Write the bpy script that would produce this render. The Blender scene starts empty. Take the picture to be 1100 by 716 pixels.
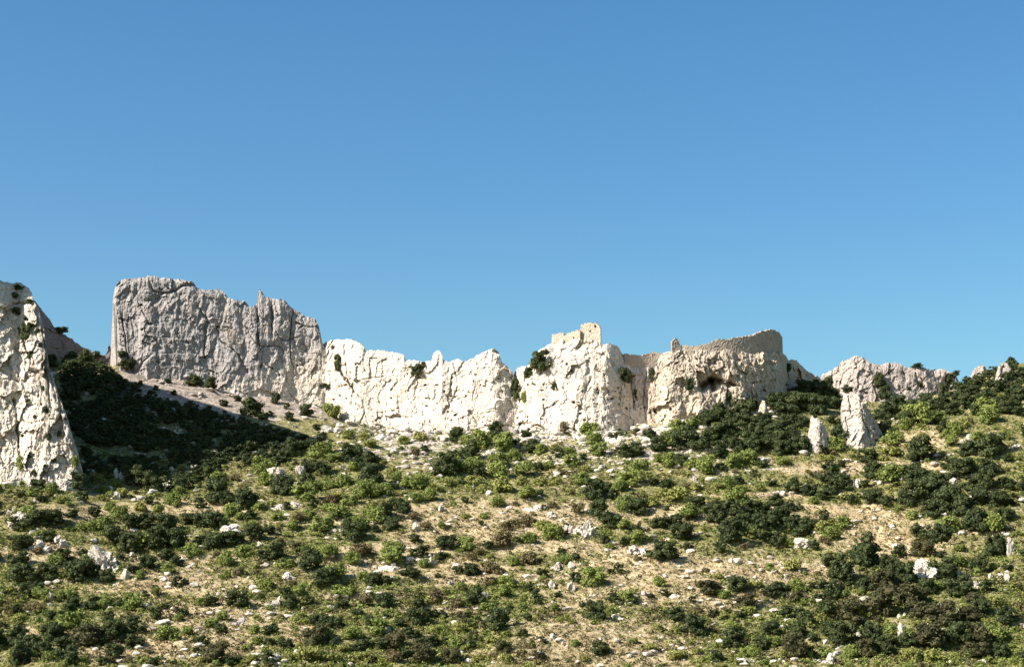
import bpy, math, random
import numpy as np
from mathutils import Vector
from mathutils.bvhtree import BVHTree

sc = bpy.context.scene
C = sc.collection
R = math.radians
RNG = np.random.default_rng(7)

# ------------------------------------------------------------------ camera, sky, sun, exposure
PITCH = R(12.0)
FPX = 2053.0                       # focal length in photograph pixels (1100 wide)
CAM = np.array([0.0, 0.0, 2.0])
cd = bpy.data.cameras.new('camera')
cam = bpy.data.objects.new('camera', cd)
C.objects.link(cam)
cam.location = CAM
cam.rotation_euler = (R(90) + PITCH, 0, 0)
cd.sensor_width = 36.0
cd.lens = 36.0 * FPX / 1100.0
cd.clip_start = 0.5
cd.clip_end = 30000.0
sc.camera = cam

SUN_AZ, SUN_EL = 64.0, 38.0        # degrees: to the left of straight-behind-the-camera, height
to_sun = Vector((-math.sin(R(SUN_AZ)) * math.cos(R(SUN_EL)), -math.cos(R(SUN_AZ)) * math.cos(R(SUN_EL)), math.sin(R(SUN_EL))))
w = bpy.data.worlds.new('World')
sc.world = w
w.use_nodes = True
wn = w.node_tree
bg = wn.nodes['Background']
sky = wn.nodes.new('ShaderNodeTexSky')
sky.sky_type = 'NISHITA'
sky.sun_disc = False
sky.sun_elevation = R(SUN_EL)
sky.sun_rotation = math.atan2(to_sun.x, to_sun.y)
sky.altitude = 500
sky.air_density = 1.0
sky.dust_density = 1.2
sky.ozone_density = 2.2
hs = wn.nodes.new('ShaderNodeHueSaturation')
hs.inputs['Saturation'].default_value = 1.22
hs.inputs['Hue'].default_value = 0.487
wn.links.new(sky.outputs[0], hs.inputs['Color'])
tc = wn.nodes.new('ShaderNodeTexCoord')                     # the air towards the skyline: paler, a little turquoise
sx = wn.nodes.new('ShaderNodeSeparateXYZ')
wn.links.new(tc.outputs['Generated'], sx.inputs[0])
cr = wn.nodes.new('ShaderNodeValToRGB')
cr.color_ramp.elements[0].position, cr.color_ramp.elements[0].color = .17, (1.0, 1.0, .86, 1)
cr.color_ramp.elements[1].position, cr.color_ramp.elements[1].color = .40, (.72, .82, .92, 1)
e = cr.color_ramp.elements.new(.27); e.color = (.84, .88, .93, 1)
wn.links.new(sx.outputs[2], cr.inputs[0])
mx = wn.nodes.new('ShaderNodeMix'); mx.data_type = 'RGBA'; mx.blend_type = 'MULTIPLY'; mx.inputs[0].default_value = 1.0
wn.links.new(hs.outputs[0], mx.inputs[6]); wn.links.new(cr.outputs[0], mx.inputs[7])
wn.links.new(mx.outputs[2], bg.inputs['Color'])
bg.inputs['Strength'].default_value = 0.074
sl = bpy.data.lights.new('sun', 'SUN')
sun = bpy.data.objects.new('sun', sl)
C.objects.link(sun)
sun.rotation_euler = to_sun.to_track_quat('Z', 'Y').to_euler()
sl.energy = 5.0
sl.angle = R(0.5)
sl.color = (1.0, 0.925, 0.83)
sc.view_settings.view_transform = 'Standard'
sc.view_settings.look = 'None'
sc.view_settings.gamma = 1.0
sc.view_settings.use_curve_mapping = False
sc.view_settings.exposure = 1.27
sc.render.engine = 'CYCLES'
sc.cycles.max_bounces = 5
sc.cycles.diffuse_bounces = 3

# ------------------------------------------------------------------ projection and noise helpers
CP, SP = math.cos(PITCH), math.sin(PITCH)

def P(px, row, Y):
    """world point at photograph pixel (px, row) and distance Y"""
    px, row, Y = np.broadcast_arrays(np.asarray(px, float), np.asarray(row, float), np.asarray(Y, float))
    a = (px - 550.0) / FPX
    b = (358.0 - row) / FPX
    dy = CP - b * SP
    dz = SP + b * CP
    return np.stack([a / dy * Y, Y, CAM[2] + dz / dy * Y], -1)

def proj(p):
    """photograph pixel of a world point"""
    x, y, z = p[..., 0], p[..., 1], p[..., 2] - CAM[2]
    d = np.maximum(y * CP + z * SP, 1e-3)
    u = -y * SP + z * CP
    return 550.0 + FPX * x / d, 358.0 - FPX * u / d

def _h(ix, iy, iz, seed):
    h = (ix.astype(np.uint32) * np.uint32(374761393)) ^ (iy.astype(np.uint32) * np.uint32(668265263)) ^ (iz.astype(np.uint32) * np.uint32(2147483647)) ^ np.uint32((seed * 974711 + 12345) & 0xffffffff)
    h = (h ^ (h >> np.uint32(13))) * np.uint32(1274126177)
    h = (h ^ (h >> np.uint32(16))) * np.uint32(2246822519)
    h = h ^ (h >> np.uint32(15))
    return h.astype(np.float64) / 4294967295.0

def vnoise(x, y, z, seed=0):
    x, y, z = np.broadcast_arrays(np.asarray(x, float), np.asarray(y, float), np.asarray(z, float))
    ix, iy, iz = np.floor(x).astype(np.int64), np.floor(y).astype(np.int64), np.floor(z).astype(np.int64)
    fx, fy, fz = x - ix, y - iy, z - iz
    fx, fy, fz = [f * f * f * (f * (f * 6 - 15) + 10) for f in (fx, fy, fz)]
    r = 0
    for dx in (0, 1):
        wx = fx if dx else 1 - fx
        for dy in (0, 1):
            wy = fy if dy else 1 - fy
            for dz in (0, 1):
                wz = fz if dz else 1 - fz
                r = r + wx * wy * wz * _h(ix + dx, iy + dy, iz + dz, seed)
    return r * 2 - 1

def fbm(x, y, z, o=4, seed=0, gain=0.5):
    r, a, f, t = 0, 1.0, 1.0, 0
    for i in range(o):
        r = r + a * vnoise(x * f + 13.7 * i, y * f + 7.1 * i, z * f + 3.3 * i, seed + i)
        t += a
        a *= gain
        f *= 2.03
    return r / t

def ridged(x, y, z, o=3, seed=0):
    r, a, f, t = 0, 1.0, 1.0, 0
    for i in range(o):
        r = r + a * (1 - np.abs(vnoise(x * f + 5.7 * i, y * f + 9.1 * i, z * f, seed + i)))
        t += a
        a *= 0.5
        f *= 2.1
    return r / t

def worley(x, y, seed=0):
    """2-D cells: distance to nearest, second nearest, random value of the nearest cell"""
    ix, iy = np.floor(x).astype(np.int64), np.floor(y).astype(np.int64)
    f1 = np.full(x.shape, 9.0); f2 = f1.copy(); idv = np.zeros(x.shape); z0 = np.zeros_like(ix)
    for dx in (-1, 0, 1):
        for dy in (-1, 0, 1):
            cx, cy = ix + dx, iy + dy
            px = cx + _h(cx, cy, z0, seed); py = cy + _h(cx, cy, z0 + 1, seed)
            d = np.hypot(px - x, py - y)
            v = _h(cx, cy, z0 + 2, seed)
            nearer = d < f1
            f2 = np.where(nearer, f1, np.minimum(f2, d))
            idv = np.where(nearer, v, idv)
            f1 = np.where(nearer, d, f1)
    return f1, f2, idv

def facets(x, y, seed=0):
    """2-D cells: offset from the cell's middle and three random values of the cell"""
    ix, iy = np.floor(x).astype(np.int64), np.floor(y).astype(np.int64)
    best = np.full(x.shape, 9.0); ox = np.zeros(x.shape); oy = ox.copy(); r = [ox.copy(), ox.copy(), ox.copy()]; z0 = np.zeros_like(ix)
    for dx in (-1, 0, 1):
        for dy in (-1, 0, 1):
            cx, cy = ix + dx, iy + dy
            ex = x - (cx + _h(cx, cy, z0, seed)); ey = y - (cy + _h(cx, cy, z0 + 1, seed))
            dd = np.abs(ex) + np.abs(ey) * .8 + .25 * np.hypot(ex, ey)
            k_ = dd < best
            best = np.where(k_, dd, best); ox = np.where(k_, ex, ox); oy = np.where(k_, ey, oy)
            for i in range(3):
                r[i] = np.where(k_, _h(cx, cy, z0 + 2 + i, seed), r[i])
    return ox, oy, r[0], r[1], r[2]

def sstep(a, b, x):
    t = np.clip((x - a) / (b - a), 0, 1)
    return t * t * (3 - 2 * t)

def mesh(name, v, f, mats=(), mi=None, smooth=False):
    """f: (n,3) or (n,4) array, or a list of such arrays"""
    fs = f if isinstance(f, list) else [f]
    fs = [np.asarray(a, np.int32) for a in fs if len(a)]
    me = bpy.data.meshes.new(name)
    v = np.asarray(v, np.float32)
    me.vertices.add(len(v))
    me.vertices.foreach_set('co', v.ravel())
    tot = np.concatenate([np.full(len(a), a.shape[1], np.int32) for a in fs])
    idx = np.concatenate([a.ravel() for a in fs])
    start = np.concatenate([[0], np.cumsum(tot)[:-1]]).astype(np.int32)
    me.loops.add(len(idx))
    me.loops.foreach_set('vertex_index', idx)
    me.polygons.add(len(tot))
    me.polygons.foreach_set('loop_start', start)
    me.polygons.foreach_set('loop_total', tot)
    if mi is not None:
        me.polygons.foreach_set('material_index', np.asarray(mi, np.int32))
    me.polygons.foreach_set('use_smooth', np.full(len(tot), smooth))
    for m in mats:
        me.materials.append(m)
    me.update(calc_edges=True)
    me.validate()
    return me

def link(name, data, parent=None):
    o = bpy.data.objects.new(name, data)
    C.objects.link(o)
    if parent is not None:
        o.parent = parent
    return o

def tag(o, label=None, cat=None, group=None, kind=None):
    for k, x in (('label', label), ('category', cat), ('group', group), ('kind', kind)):
        if x:
            o[k] = x
    return o

def grid_faces(nu, nv):
    i = np.arange(nu - 1)[:, None] * nv + np.arange(nv - 1)[None, :]
    i = i.ravel()
    return np.stack([i, i + nv, i + nv + 1, i + 1], -1)

# ------------------------------------------------------------------ materials
def new_mat(name, rough=0.9):
    m = bpy.data.materials.new(name)
    m.use_nodes = True
    nt = m.node_tree
    b = nt.nodes['Principled BSDF']
    b.inputs['Roughness'].default_value = rough
    b.inputs['Specular IOR Level'].default_value = 0.15
    return m, nt, b

class NT:
    def __init__(s, nt):
        s.nt = nt
        s.pos = nt.nodes.new('ShaderNodeNewGeometry').outputs['Position']
    def mapping(s, scale, rot=(0, 0, 0)):
        n = s.nt.nodes.new('ShaderNodeMapping')
        n.inputs['Scale'].default_value = scale
        n.inputs['Rotation'].default_value = rot
        s.nt.links.new(s.pos, n.inputs['Vector'])
        return n.outputs[0]
    def noise(s, vec, scale, detail=5, rough=0.55, dist=0.0):
        n = s.nt.nodes.new('ShaderNodeTexNoise')
        n.inputs['Scale'].default_value = scale
        n.inputs['Detail'].default_value = detail
        n.inputs['Roughness'].default_value = rough
        n.inputs['Distortion'].default_value = dist
        s.nt.links.new(vec, n.inputs['Vector'])
        return n.outputs['Fac']
    def ramp(s, fac, a, b, lo=0.0, hi=1.0):
        n = s.nt.nodes.new('ShaderNodeMapRange')
        n.interpolation_type = 'SMOOTHSTEP'
        for k, x in (('From Min', a), ('From Max', b), ('To Min', lo), ('To Max', hi)):
            n.inputs[k].default_value = x
        s.nt.links.new(fac, n.inputs['Value'])
        return n.outputs[0]
    def mix(s, fac, a, b, mode='MIX'):
        n = s.nt.nodes.new('ShaderNodeMix')
        n.data_type = 'RGBA'
        n.blend_type = mode
        for sock, x in ((n.inputs[0], fac), (n.inputs[6], a), (n.inputs[7], b)):
            if isinstance(x, (int, float)):
                sock.default_value = x
            elif isinstance(x, tuple):
                sock.default_value = (*x, 1.0)
            else:
                s.nt.links.new(x, sock)
        return n.outputs[2]
    def math(s, op, a, b=0.0):
        n = s.nt.nodes.new('ShaderNodeMath')
        n.operation = op
        for i, x in enumerate((a, b)):
            if isinstance(x, (int, float)):
                n.inputs[i].default_value = x
            else:
                s.nt.links.new(x, n.inputs[i])
        return n.outputs[0]
    def attr(s, name):
        n = s.nt.nodes.new('ShaderNodeAttribute')
        n.attribute_name = name
        return n.outputs['Fac']
    def bump(s, h, strength, dist, bsdf):
        n = s.nt.nodes.new('ShaderNodeBump')
        n.inputs['Strength'].default_value = strength
        n.inputs['Distance'].default_value = dist
        s.nt.links.new(h, n.inputs['Height'])
        s.nt.links.new(n.outputs[0], bsdf.inputs['Normal'])

def rock_material(name, fresh, weathered, ochre, amount, ochre_amt=0.5, streak=0.4, pale_side=None):
    m, nt, b = new_mat(name)
    t = NT(nt)
    big = t.noise(t.mapping((.05, .05, .035)), 1.0, 6, .6, .4)
    fac = t.ramp(big, .62 - .5 * amount, .82 - .5 * amount)
    if pale_side:                                    # paler beyond a sloping, ragged edge (x, z, slope)
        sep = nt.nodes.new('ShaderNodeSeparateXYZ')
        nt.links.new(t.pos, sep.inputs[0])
        q = t.math('SUBTRACT', t.math('MULTIPLY', t.math('SUBTRACT', sep.outputs[0], pale_side[0]), pale_side[2]), t.math('SUBTRACT', sep.outputs[2], pale_side[1]))
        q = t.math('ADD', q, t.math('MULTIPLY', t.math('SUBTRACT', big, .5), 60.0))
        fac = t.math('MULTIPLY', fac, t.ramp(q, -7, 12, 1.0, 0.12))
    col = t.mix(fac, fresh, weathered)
    sf = t.math('ADD', t.math('MULTIPLY', fac, .75), .25) if pale_side else 1.0
    st = t.noise(t.mapping((.42, .42, .03)), 1.0, 5, .65, .3)
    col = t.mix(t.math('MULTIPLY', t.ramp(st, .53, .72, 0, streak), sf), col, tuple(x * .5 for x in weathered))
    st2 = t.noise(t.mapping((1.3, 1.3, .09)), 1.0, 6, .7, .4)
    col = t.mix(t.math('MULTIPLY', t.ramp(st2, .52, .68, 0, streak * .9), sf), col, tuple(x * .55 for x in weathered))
    col = t.mix(t.ramp(st2, .46, .30, 0, streak * .6), col, tuple(min(.62, x * 1.35) for x in weathered))
    oc = t.noise(t.mapping((.11, .11, .045)), 1.3, 4, .6, .6)
    col = t.mix(t.ramp(oc, .55, .75, 0, ochre_amt), col, ochre)
    fine = t.noise(t.mapping((1, 1, 1)), .9, 8, .7)
    col = t.mix(1.0, col, t.mix(t.ramp(fine, .3, .7), (.72, .71, .70), (1.12, 1.12, 1.12)), 'MULTIPLY')
    nt.links.new(col, b.inputs['Base Color'])
    h = t.noise(t.mapping((1, 1, .7)), 1.2, 8, .75)
    t.bump(h, .7, .8, b)
    return m

M_white = rock_material('white_limestone', (.62, .545, .455), (.42, .38, .34), (.50, .36, .21), .30, .45, .25)
M_grey = rock_material('grey_limestone', (.62, .55, .455), (.365, .337, .315), (.33, .235, .155), 1.15, .5, .7, pale_side=(-85, 138, .75))
M_tan = rock_material('tan_limestone', (.60, .50, .375), (.47, .395, .31), (.42, .28, .15), .55, .6, .35)
M_ridge = rock_material('ridge_limestone', (.49, .43, .36), (.37, .32, .28), (.33, .25, .18), .8, .35, .4)
M_pin = rock_material('pinnacle_limestone', (.54, .47, .40), (.42, .37, .32), (.45, .35, .23), .5, .3, .5)
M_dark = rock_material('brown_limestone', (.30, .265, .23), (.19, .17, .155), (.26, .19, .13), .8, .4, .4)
M_boulder = rock_material('boulder_limestone', (.62, .555, .47), (.42, .38, .33), (.46, .35, .23), .32, .5, .35)

def masonry_material(name, a, bcol):
    m, nt, b = new_mat(name)
    t = NT(nt)
    br = nt.nodes.new('ShaderNodeTexBrick')
    mp = nt.nodes.new('ShaderNodeMapping')
    mp.inputs['Rotation'].default_value = (R(90), 0, 0)
    nt.links.new(t.pos, mp.inputs['Vector'])
    nt.links.new(mp.outputs[0], br.inputs['Vector'])
    br.inputs['Scale'].default_value = 1.0
    br.inputs['Brick Width'].default_value = .75
    br.inputs['Row Height'].default_value = .42
    br.inputs['Mortar Size'].default_value = .03
    br.inputs['Color1'].default_value = (*a, 1)
    br.inputs['Color2'].default_value = (*bcol, 1)
    br.inputs['Mortar'].default_value = (*[x * .75 for x in a], 1)
    n = t.noise(t.mapping((1, 1, .6)), .5, 6, .65)
    col = t.mix(t.ramp(n, .35, .7, 0, .6), br.outputs['Color'], tuple(x * .55 for x in a))
    nt.links.new(col, b.inputs['Base Color'])
    t.bump(t.noise(t.mapping((1, 1, 1)), 2.0, 6, .7), .6, .3, b)
    return m

M_mason = masonry_material('pale_masonry', (.52, .44, .34), (.46, .385, .295))
M_mason2 = masonry_material('brown_masonry', (.40, .335, .265), (.35, .29, .23))
m_open, _nt, _b = new_mat('painted_inner_shade')
_b.inputs['Base Color'].default_value = (.03, .026, .022, 1)  # near-black colour stands in for the shade inside the castle openings

def leaf_material(name, a, bcol, c=None, transl=0.15):
    m, nt, b = new_mat(name, .75)
    t = NT(nt)
    oi = nt.nodes.new('ShaderNodeObjectInfo')
    col = t.mix(oi.outputs['Random'], a, bcol)
    n = t.noise(t.mapping((1, 1, 1)), .55, 5, .7)
    col = t.mix(t.ramp(n, .35, .68, 0, .75), col, c or tuple(x * 1.7 for x in bcol))
    gi = nt.nodes.new('ShaderNodeNewGeometry')
    v = t.math('ADD', t.math('MULTIPLY', gi.outputs['Random Per Island'], .7), .65)
    cmb = nt.nodes.new('ShaderNodeCombineColor')
    for i in range(3):
        nt.links.new(v, cmb.inputs[i])
    col = t.mix(1.0, col, cmb.outputs[0], 'MULTIPLY')
    nt.links.new(col, b.inputs['Base Color'])
    tr = nt.nodes.new('ShaderNodeBsdfTranslucent')
    nt.links.new(col, tr.inputs['Color'])
    ms = nt.nodes.new('ShaderNodeMixShader')
    ms.inputs[0].default_value = transl
    nt.links.new(b.outputs[0], ms.inputs[1])
    nt.links.new(tr.outputs[0], ms.inputs[2])
    nt.links.new(ms.outputs[0], nt.nodes['Material Output'].inputs['Surface'])
    return m

M_leaf = {
    'D': leaf_material('evergreen_leaves', (.028, .042, .017), (.044, .058, .020), (.085, .102, .036)),
    'G': leaf_material('green_leaves', (.095, .135, .030), (.150, .185, .045), (.24, .265, .070)),
    'L': leaf_material('pale_leaves', (.165, .185, .045), (.21, .22, .060), (.30, .29, .09)),
    'B': leaf_material('dry_leaves', (.105, .080, .038), (.12, .105, .045), (.18, .15, .075)),
    'O': leaf_material('bronze_leaves', (.042, .044, .019), (.056, .055, .023), (.105, .098, .042)),
}
M_leaf['S'] = leaf_material('straw_tufts', (.30, .23, .11), (.38, .30, .15), (.46, .38, .21))
m_bark, _nt, _b = new_mat('grey_bark')
_t = NT(_nt)
_nt.links.new(_t.mix(_t.noise(_t.mapping((3, 3, .8)), 2.0), (.06, .045, .035), (.16, .13, .105)), _b.inputs['Base Color'])
# ------------------------------------------------------------------ the hillside
# ground profile per photograph column: (row, distance) from the foot of the slope up to the foot of the rocks
COLS = {
    -260: [(790, 380), (716, 430), (620, 500), (560, 545), (500, 590), (430, 640), (370, 690)],
    -60: [(790, 380), (716, 430), (620, 490), (560, 528), (520, 556), (440, 640), (350, 690)],
    60: [(790, 380), (716, 430), (573, 517), (520, 556), (470, 612), (420, 662), (372, 696)],
    130: [(790, 380), (716, 430), (573, 527), (510, 588), (460, 632), (420, 660), (384, 684)],
    240: [(790, 380), (716, 430), (573, 530), (510, 588), (470, 630), (420, 672), (414, 684)],
    335: [(790, 380), (716, 430), (573, 530), (510, 588), (470, 634), (440, 676), (437, 690)],
    420: [(790, 380), (716, 430), (573, 530), (510, 580), (470, 640), (464, 660), (462, 680)],
    560: [(790, 380), (716, 430), (573, 530), (510, 582), (475, 622), (466, 638), (463, 660)],
    660: [(790, 380), (716, 430), (573, 530), (510, 580), (475, 615), (463, 632), (460, 655)],
    760: [(790, 380), (716, 430), (573, 530), (510, 576), (470, 608), (440, 634), (422, 655)],
    860: [(790, 380), (716, 430), (573, 530), (500, 580), (465, 608), (436, 645), (412, 684)],
    920: [(790, 380), (716, 430), (573, 530), (500, 580), (468, 605), (449, 640), (434, 690)],
    990: [(790, 380), (716, 430), (573, 525), (500, 570), (450, 602), (445, 640), (434, 690)],
    1088: [(790, 380), (716, 430), (573, 520), (500, 562), (440, 600), (410, 640), (388, 690)],
    1300: [(790, 380), (716, 430), (573, 520), (500, 562), (440, 600), (400, 640), (372, 690)],
}
YS = np.arange(380.0, 700.0, 1.0)
colk = sorted(COLS)
ZT = []
for c in colk:
    q = COLS[c]
    pts = np.array([P(c, r, y) for r, y in q])
    ZT.append(np.interp(YS, pts[:, 1], pts[:, 2]))
ZT = np.array(ZT)
k = np.ones(17) / 17
ZT = np.array([np.convolve(np.pad(z, 8, mode='reflect', reflect_type='odd'), k, 'valid') for z in ZT])
AC = (np.array(colk) - 550.0) / FPX * 1.03        # tangent of the azimuth of each column
AF = np.linspace(AC[0], AC[-1], 400)
ZF = np.array([np.interp(AF, AC, ZT[:, j]) for j in range(len(YS))]).T
ks = np.hanning(25); ks /= ks.sum()
ZF = np.array([np.convolve(np.pad(ZF[:, j], 12, mode='edge'), ks, 'valid') for j in range(len(YS))]).T

def base_z(X, Y):
    a = np.clip(X / np.maximum(Y, 300), AF[0], AF[-1] - 1e-6)
    y = np.clip(Y, YS[0], YS[-1] - 1e-6)
    fa = (a - AF[0]) / (AF[1] - AF[0]); ia = np.clip(fa.astype(int), 0, len(AF) - 2); fa = fa - ia
    fy = y - YS[0]; iy = np.clip(fy.astype(int), 0, len(YS) - 2); fy = fy - iy
    z = (ZF[ia, iy] * (1 - fa) + ZF[ia + 1, iy] * fa) * (1 - fy) + (ZF[ia, iy + 1] * (1 - fa) + ZF[ia + 1, iy + 1] * fa) * fy
    # the valley in front, the far side behind
    d = np.maximum(YS[0] - Y, 0)
    zv = z * np.exp(-(d / 90.0) ** 1.3)
    e = np.maximum(Y - YS[-1], 0)
    zb = z - np.minimum(e * .45, 0.9 * z) 
    z = np.where(Y < YS[0], zv, np.where(Y > YS[-1], zb, z))
    far = np.maximum(np.maximum(np.abs(X) - 700, -Y - 300), Y - 1500)
    z = z * np.exp(-np.maximum(far, 0) / 900.0)
    near = sstep(60, 12, np.hypot(X, Y))
    return z * (1 - near) 

OPEN = [(170, 625, 85, 15), (235, 662, 65, 24), (545, 556, 115, 20), (520, 578, 100, 14), (480, 612, 85, 15), (645, 692, 95, 36), (705, 622, 85, 30),
        (800, 612, 110, 15), (925, 556, 60, 12), (955, 580, 70, 22), (990, 472, 45, 9), (890, 503, 60, 8), (60, 598, 55, 12), (720, 556, 70, 5),
        (640, 588, 90, 9), (245, 692, 45, 18), (150, 692, 70, 22), (800, 545, 50, 6), (1000, 500, 45, 5), (620, 640, 40, 20), (120, 550, 60, 9),
        (200, 545, 60, 8), (380, 610, 50, 12), (440, 590, 60, 8), (700, 700, 60, 20), (330, 680, 30, 8), (30, 680, 20, 8), (760, 640, 60, 14),
        (760, 545, 60, 3.5), (830, 532, 50, 3), (950, 500, 60, 3.5), (480, 560, 90, 4), (380, 640, 60, 4.5), (900, 545, 70, 4), (1020, 570, 50, 3.5), (560, 620, 60, 4.5), (200, 600, 70, 4), (320, 560, 50, 3.5), (860, 640, 60, 4), (480, 655, 60, 4)]

def openness(px, row):
    o = np.zeros(np.broadcast(px, row).shape)
    for cx, cy, rx, ry in OPEN:
        o = np.maximum(o, np.exp(-.85 * (((px - cx) / rx) ** 2 + ((row - cy) / ry) ** 2) ** 1.2))
    return o

def ground_z(X, Y):
    z = base_z(X, Y)
    m = sstep(330, 400, Y) * sstep(760, 700, Y)
    n = fbm(X / 55, Y / 38, 0 * X, 4, 21) * 3.2 + fbm(X / 14, Y / 9, 0 * X, 4, 33) * 1.1
    # broken terraces: short risers along the contour
    h = z / 4.5 + fbm(X / 38, Y / 30, 0 * X, 3, 5) * 1.6
    s = h - np.floor(h)
    step = (sstep(.62, .95, s) - s) * 4.5 * .62 * sstep(-.25, .3, fbm(X / 26, Y / 20, 0 * X, 3, 77))
    return z + m * (n + step)

dx_in, dy_in = 1.0, 0.85
xs = np.concatenate([-np.geomspace(6000, 270, 28), np.arange(-262, 262.1, dx_in), np.geomspace(270, 6000, 28)])
ys = np.concatenate([-np.geomspace(4000, 30, 16), np.arange(-20, 370, 14.0), np.arange(374, 735, dy_in), np.geomspace(740, 9000, 34)])
GX, GY = np.meshgrid(xs, ys, indexing='ij')
GZ = ground_z(GX, GY)
_px, _row = proj(np.stack([GX, GY, GZ], -1))
_tal = sstep(465, 425, _row) * sstep(100, 160, _px) * sstep(385, 345, _px)
GZ += _tal * sstep(700, 690, GY) * 1.3 * (ridged(GX / 6, GY / 4, 0 * GX, 4, 93) - .6)
GZ += sstep(385, 420, GY) * sstep(730, 700, GY) * (fbm(GX / 3.2, GY / 2.4, 0 * GX, 3, 91) * .45)
m, nt, b = new_mat('dry_hillside', .95)
t = NT(nt)
rk = t.attr('bare_rock')
ta = t.attr('talus')
gr = t.attr('herb')
d1 = t.noise(t.mapping((1, 1, 1)), .16, 6, .65)
d2 = t.noise(t.mapping((1, 1, 1)), .9, 6, .7)
d3 = t.noise(t.mapping((1, 1, 1)), .42, 7, .75)
straw = t.mix(t.ramp(d1, .36, .62), (.35, .27, .145), (.50, .40, .235))
straw = t.mix(t.ramp(d3, .48, .62, 0, .9), straw, (.20, .145, .075))
straw = t.mix(t.ramp(d2, .54, .68, 0, .8), straw, (.62, .53, .38))
herb = t.mix(t.ramp(d2, .42, .59), (.065, .072, .020), (.26, .24, .088))
herb = t.mix(t.ramp(d3, .49, .61, 0, .8), herb, (.37, .30, .175))
col = t.mix(t.ramp(t.math('ADD', gr, t.math('MULTIPLY', t.math('SUBTRACT', d3, .5), 1.3)), .36, .62), straw, herb)
n3 = t.noise(t.mapping((1, 1, 1.6)), .30, 8, .78)
rockc = t.mix(t.ramp(d2, .35, .7), (.36, .31, .25), (.58, .52, .44))
scree = t.mix(t.ramp(d2, .36, .66), (.17, .14, .115), (.42, .35, .29))
scree = t.mix(t.ramp(t.noise(t.mapping((.25, .25, 1.2)), .8, 6, .7), .5, .65, 0, .6), scree, (.45, .38, .31))
rockc = t.mix(ta, rockc, scree)
col = t.mix(t.ramp(t.math('ADD', rk, t.math('MULTIPLY', t.math('SUBTRACT', n3, .5), 1.9)), .47, .56), col, rockc)
nt.links.new(col, b.inputs['Base Color'])
t.bump(t.noise(t.mapping((1, 1, 1)), 1.1, 8, .78), 1.0, .8, b)
gv = np.stack([GX, GY, GZ], -1).reshape(-1, 3)
gf = grid_faces(len(xs), len(ys))
me = mesh('hillside', gv, gf, [m], smooth=False)
gpx, grow = proj(gv)
gopen = openness(gpx, grow)
near_wall = sstep(540, 470, grow + 14 * fbm(gpx / 40, grow / 15, 0 * gpx, 3, 8)) * sstep(345, 400, gpx) * sstep(1000, 700, gpx)
talus = sstep(465, 425, grow) * sstep(100, 160, gpx) * sstep(380, 340, gpx)
rock = .20 + .36 * near_wall + .75 * talus + .18 * fbm(gpx / 30, grow / 8, 0 * gpx, 4, 61) + .06 * gopen
herb_v = .84 - .92 * gopen - .35 * talus + .45 * fbm(gpx / 45, grow / 16, 0 * gpx, 4, 62)
for nm, arr in (('bare_rock', rock), ('herb', herb_v), ('talus', talus * 1.3)):
    at = me.attributes.new(nm, 'FLOAT', 'POINT')
    at.data.foreach_set('value', np.clip(arr, 0, 1).astype(np.float32))
tag(link('hillside', me), kind='structure')
BV_G = BVHTree.FromPolygons([tuple(p) for p in gv], [tuple(q) for q in gf])

def ray_dir(px, row):
    p = P(px, row, 500.0) - CAM
    return Vector(p / np.linalg.norm(p))

def hit(bv, px, row):
    h = bv.ray_cast(Vector(CAM), ray_dir(px, row), 5000)
    return None if h[0] is None else h[0]

# ------------------------------------------------------------------ the rocks
def seg_dist(px, row, pts):
    d = np.full(px.shape, 1e9)
    for (x0, y0), (x1, y1) in zip(pts[:-1], pts[1:]):
        vx, vy = x1 - x0, y1 - y0
        t_ = np.clip(((px - x0) * vx + (row - y0) * vy) / (vx * vx + vy * vy + 1e-9), 0, 1)
        d = np.minimum(d, np.hypot(px - x0 - t_ * vx, row - y0 - t_ * vy))
    return d

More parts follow.
